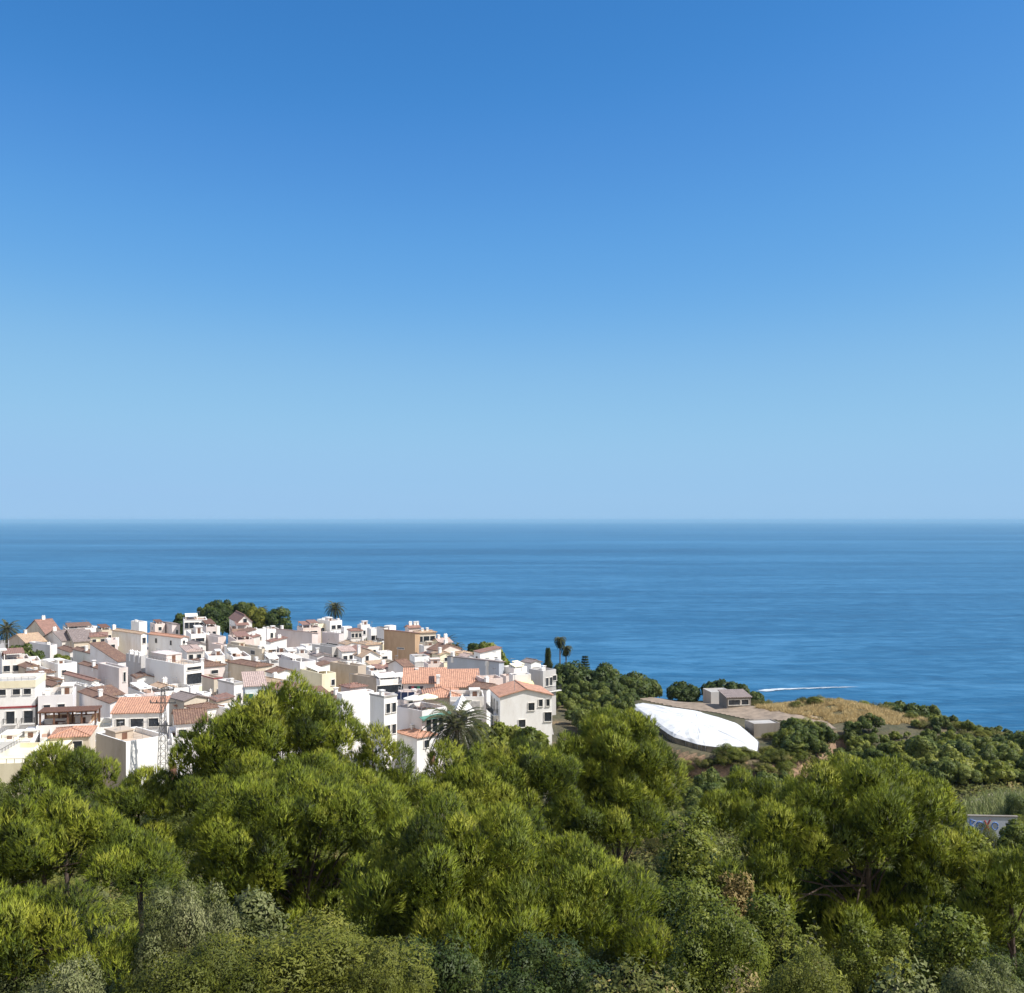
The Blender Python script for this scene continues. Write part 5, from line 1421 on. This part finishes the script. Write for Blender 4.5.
tree('dark tree between the sheds and the golden mound', 755, 693, 232, 18, 81)
tree('dark clipped tree at the seaward foot of the golden mound', 894, 704, 216, 24, 82, nl=24)
tree('dark flat topped tree beyond the golden mound', 914, 706, 215, 30, 83, nl=24)
tree('dark spreading tree above the eastern cliff', 932, 708, 214, 16, 84)
tree('round garden tree beside the gabled white house', 480, 722, 172, 20, 85, 'leaf')
tree('bushy tree at the foot of the gabled white house', 505, 726, 166, 34, 86, 'leaf')
tree('low green tree under the windows of the gabled white house', 533, 729, 164, 34, 87, 'leaf')
tree('olive toned tree between the date palm and the gabled white house', 486, 738, 155, 36, 88, 'olive')

# ------------------------------------------------------------------ orchard on the eastern slope
av = [broad_mesh(200 + i, 2.0, 1.9, 16, .72, 340, .21, 'avocado', lift=1.05, low=-.7) for i in range(5)]
av += [broad_mesh(220 + i, 2.2, 1.5, 20, .6, 300, .2, 'leaf', lift=1.05, low=-.7) for i in range(2)]
av += [broad_mesh(230 + i, 2.1, 1.7, 20, .6, 300, .18, 'darktree', lift=1.05, low=-.7) for i in range(2)]
rnd = random.Random(77); cnt = 0; taken = []
def blocked(x, y):
    if inpoly(x, y, [(24, 221), (29, 223), (41, 211), (47, 197), (47, 179), (43, 169.5), (32, 174.5), (26, 183)]): return True
    if inpoly(x, y, FIELD) or inpoly(x, y, [(50, 206), (84, 198), (86, 226), (50, 232)]): return True
    if inpoly(x, y, [(60, 135), (90, 135), (90, 156), (60, 156)]): return True
    if abs(x - (765 - 512) / F * 182) < 4 and abs(y - 182) < 4: return True
    return False
for iy in range(46):
    for ix in range(52):
        y = 104 + iy * 3.35 + rnd.uniform(-1.1, 1.1); x = 6 + ix * 3.5 + rnd.uniform(-1.1, 1.1)
        px = 512 + F * x / y
        if px < 552 or px > 1045 or blocked(x, y): continue
        if y > np.interp(x, EX, EY) - 4: continue
        if y < 132 and px < 720: continue
        if x < 12 and y < 215: continue
        if (y > 193 and 640 < px <= 770) or (y > 186 and 740 < px < 838) or (y > 194 and 838 <= px < 905): continue
        if rnd.random() < .06: continue
        hid = (y < 142 and px < 955) or (px < 690 and y < 172) or y < 125
        if hid: continue
        if 27 < x < 48 and y > 165: continue
        if y > 182 and px > 880: s2 = .5
        else: s2 = 1.0
        s_ = rnd.uniform(.72, 1.25) * (1.0 if y < 200 else .95)
        s_ *= s2
        o = scatter('avocado_tree', 'rounded dark green tree of the orchard on the eastern slope', 'tree', 'orchard trees on the eastern slope', av[rnd.randrange(9)], (x, y, gz(x, y)), (s_ * rnd.uniform(.8, 1.2), s_ * rnd.uniform(.8, 1.2), s_ * rnd.uniform(.65, 1.2)), rnd.random() * 6.28)
        cnt += 1
print('orchard trees', cnt)

# ------------------------------------------------------------------ canes, dry grass, undergrowth
def strips(name, kind_mat, P, L, w, seed, lean=.3, nblade=1, tint=.5, dz=0.0):
    rng = np.random.default_rng(seed); n = len(P)
    D = unit(np.array([0, 0, 1.0]) + lean * rng.normal(size=(n, 3)))
    Z = ground(P[:, 0], P[:, 1]) + dz
    p3 = np.stack([P[:, 0], P[:, 1], Z], -1)
    v = blades(p3, D, L * (.5 + .6 * rng.random(n)), w, rng)
    return tag(link(name, tri_mesh(name, v, M[kind_mat], np.clip(tint + .2 * rng.normal(size=n), 0, 1))), kind='stuff')
rng = np.random.default_rng(5)
def inpolys(P, poly): return np.array([inpoly(a_, b_, poly) for a_, b_ in P])
P_ = np.stack([rng.uniform(50, 88, 90000), rng.uniform(190, 228, 90000)], -1)
e_ = ((P_[:, 0] - 68.5) / 14.5) ** 2 + ((P_[:, 1] - 209.5 + .3 * (P_[:, 0] - 68.5)) / 8.5) ** 2 + .25 * np.sin(P_[:, 0] * 1.1) * np.sin(P_[:, 1] * .9)
P_ = P_[(e_ < 1.1) & (np.sin(P_[:, 0] * .8 + 2 * np.sin(P_[:, 1] * .5)) * np.sin(P_[:, 1] * 1.1 + P_[:, 0] * .3) > -.45)]
strips('dry_grass', 'dry', P_, 1.0, .14, 6, .45)
P_ = np.stack([rng.uniform(64, 90, 9000), rng.uniform(137, 147, 9000)], -1)
strips('cane_thicket', 'cane', P_[np.sin(P_[:, 0] * .9) * np.sin(P_[:, 1] * 1.3) > -.6], 3.4, .2, 7, .35, tint=.65)
def undergrowth():
    n = 520000; y = 9 + 180 * rng.random(n) ** 1.1; x = (rng.random(n) * 2 - 1) * (.56 * y + 5)
    keep = ~((y > 126) & (x < 12)) & ~((x > 22) & (x < 50) & (y > 160)) & ~((y > 186) & (x < 66)); x, y = x[keep], y[keep]; n = len(x)
    patch = .5 + .5 * np.sin(x * .33 + 2 * np.sin(y * .21)) * np.sin(y * .41 + 1.7 * np.sin(x * .19))
    hgt = (.25 + .9 * patch) * rng.random(n)
    pos = np.stack([x, y, ground(x, y) + hgt], -1)
    nr = unit(np.array([0, 0, .8]) + rng.normal(size=(n, 3)) * .6)
    v = leafquads(pos, nr, np.clip(.02 + .0022 * y, .05, .3), rng, .5, 2.2)
    tn = np.clip(.25 + .45 * patch + .16 * rng.normal(size=n), 0, 1)
    tag(link('undergrowth', tri_mesh('undergrowth', v, M['scrub'], tn, 4)), kind='stuff')
undergrowth()

# ------------------------------------------------------------------ shrubs
sh_olive = [broad_mesh(300 + i, 1.6, 1.2, 30, .45, 1900, .026, 'olive', lift=.85, low=-.6, jit=1.0, el=2.4, upw=.6) for i in range(3)]
sh_grey = [broad_mesh(310 + i, 1.4, 1.1, 26, .42, 1700, .027, 'greyleaf', lift=.85, low=-.6, jit=1.0, el=2.2, upw=.6) for i in range(3)]
sh_leaf = [broad_mesh(320 + i, 1.6, 1.4, 26, .5, 900, .05, 'leaf', lift=.9, low=-.6, jit=.9, el=1.6) for i in range(3)]
sh_dark = [broad_mesh(330 + i, 1.6, 1.4, 26, .5, 900, .048, 'darktree', lift=.9, low=-.6, jit=.9, el=1.8) for i in range(3)]
sp_leaf = [spiky_mesh(340 + i, 1.5, 3.0, 34, 330, .075, 'leaf', .8) for i in range(3)]
sp_scrub = [spiky_mesh(350 + i, 1.3, 1.8, 50, 200, .05, 'scrub', .8) for i in range(3)]
sp_dry = [spiky_mesh(360 + i, .8, 1.2, 34, 110, .05, 'straw') for i in range(2)]

ST = ('foliage', 'stems')
def shrub(label, px, top, d, wpx, kind, seed, base=(1.6, 2.3), parts=('crown', 'trunk'), name='shrub'):
    x = (px - 512) / F * d; g = gz(x, d); h = max(.5, CZ - (top - HOR) / F * d - g); r = wpx / 2 / F * d
    if h > 1.5 * 2 * r or parts is ST:
        mat = kind[0][0].materials[0]; key = [k_ for k_ in M if M[k_] == mat][0]
        rl = max(.45, r * .42); nl = int(np.clip(2.6 * (r * r + r * h * .55) / rl ** 2, 14, 60))
        cm, tm = broad_mesh(900 + int(px), r, h * .48, nl, rl, int(420 * rl * rl / .25 * .5), .04 + .0014 * d, key, lift=1.02, low=-.95, jit=.9, upw=.5, el=1.7)
        return scatter('small_tree', label.replace('shrub', 'tree').replace('bush', 'tree'), 'tree', 'small leafy trees on the slope', (cm, tm), (x, d, g - .1), (1, 1, 1), 0)
    return scatter(name, label, 'shrub', 'shrubs on the slope', kind[seed % len(kind)], (x, d, g - .1), (r / base[0], r / base[0], h / base[1]), seed * 1.3, parts)
shrub('large olive green bush at the bottom of the slope, widest of its neighbours', 290, 926, 19, 240, sh_olive, 0)
shrub('olive green bush left of the widest olive bush', 195, 948, 17, 170, sh_olive, 1)
shrub('olive green bush right of the widest olive bush', 375, 952, 18, 110, sh_olive, 2)
shrub('grey green bush in the bottom western corner', 60, 950, 17, 150, sh_grey, 0)
shrub('grey green bush in the dark gap behind the widest olive bush', 185, 868, 29, 120, sh_grey, 1)
shrub('second grey green bush nearer the large pine trunk', 245, 885, 31, 90, sh_grey, 2)
shrub('dark bush in shade under the widest pine', 430, 950, 24, 120, sh_dark, 0)
shrub('dark bush among dead stems under the widest pine', 545, 962, 22, 130, sh_dark, 1)
shrub('tall leafy shrub with bright leaves right of the greenhouse pine', 690, 812, 44, 70, sp_leaf, 0, (1.3, 3.1), ST)
shrub('leafy shrub between the tall leafy shrub and the dark hearted pine', 668, 880, 40, 90, sh_leaf, 0)
shrub('round leafy shrub below the tall leafy shrub', 700, 880, 36, 90, sh_leaf, 2)
shrub('fresh green shrub at the bottom beside the pine sapling', 715, 930, 27, 110, sh_leaf, 1)
shrub('thin scrub bush with pale stems at the bottom centre', 640, 965, 21, 130, sp_scrub, 0, (1.4, 1.9), ST)
shrub('small bright plant at the bottom edge right of centre', 745, 962, 20, 40, sp_dry, 0, (.9, 1.25), ST)
shrub('olive grey bush at the bottom under the dark hearted pine', 810, 958, 19, 130, sh_olive, 1)
shrub('grey leaved bush right of the olive grey bush', 905, 962, 18, 90, sh_grey, 0)
shrub('large grey leaved bush in the bottom eastern corner', 985, 950, 18, 130, sh_grey, 1)
shrub('olive toned bush hiding the foot of the painted wall', 985, 829, 124, 62, sh_olive, 1)
shrub('leafy bush in front of the painted wall', 1018, 822, 120, 40, sh_leaf, 0)
shrub('dark bush at the western end of the painted wall', 958, 822, 122, 36, sh_dark, 1)
shrub('silver leaved small tree at the eastern edge', 985, 832, 44, 60, sp_leaf, 1, (1.3, 3.1), ST)
shrub('fresh green bush under the silver leaved tree', 950, 905, 34, 70, sh_leaf, 2)
shrub('tuft of dry grass on the bare patch between the pines', 735, 868, 42, 50, sp_dry, 1, (.9, 1.25), ST)
shrub('low leafy bush at the edge of the bare patch', 770, 890, 38, 60, sh_leaf, 0)
kinds = [(sh_leaf, 'crown'), (sh_dark, 'crown'), (sh_olive, 'crown'), (sp_scrub, 's'), (sp_leaf, 's'), (sh_leaf, 'crown'), (sh_grey, 'crown')]
rnd = random.Random(9)
for i in range(230):
    y = 26 + 116 * rnd.random() ** .75; x = (rnd.random() * 2 - 1) * (.53 * y + 2)
    k, pn = kinds[rnd.randrange(len(kinds))]; sc_ = rnd.uniform(.7, 1.35) * (.85 + y / 160)
    scatter('shrub', 'leafy shrub among the undergrowth between the pines', 'shrub', 'shrubs of the undergrowth', k[rnd.randrange(3)], (x, y, gz(x, y) - .1), (sc_, sc_, sc_ * rnd.uniform(.75, 1.1)), rnd.random() * 6.28, ('crown', 'trunk') if pn == 'crown' else ST)
rnd = random.Random(21)
for i in range(230):
    q = rnd.random()
    if q < .42: x, y = rnd.uniform(26, 54), rnd.uniform(161, 175)
    elif q < .55: x, y = rnd.uniform(52, 88), rnd.uniform(212, 226)
    elif q < .75: x, y = rnd.uniform(45, 68), rnd.uniform(178, 198)
    else: x, y = rnd.uniform(80, 118), rnd.uniform(178, 214)
    if q < .42 and inpoly(x, y, GH) or y > np.interp(x, EX, EY) - 2: continue
    k, pn = [(sp_scrub, 's'), (sh_leaf, 'c'), (sp_scrub, 's'), (sh_olive, 'c')][rnd.randrange(4)]; sc_ = rnd.uniform(.5, 1.1)
    scatter('scrub_bush', 'low scrub bush on the banks and field edges of the headland', 'shrub', 'scrub bushes of the headland', k[rnd.randrange(3)], (x, y, gz(x, y) - .1), (sc_ * 1.2, sc_ * 1.2, sc_ * rnd.uniform(.6, .95)), rnd.random() * 6.28, ('crown', 'trunk') if pn == 'c' else ST)
for i in range(14):
    y = rnd.uniform(24, 60); x = rnd.uniform(.10, .30) * y if i % 2 else rnd.uniform(-.5, .5) * y
    sc_ = rnd.uniform(.6, 1.2)
    scatter('dry_grass_tuft', 'straw coloured grass tuft standing among the slope shrubs', 'grass tuft', 'dry grass tufts on the slope', sp_dry[i % 2], (x, y, gz(x, y) + .05), (sc_, sc_, sc_ * .7), rnd.random() * 6.28, ST)
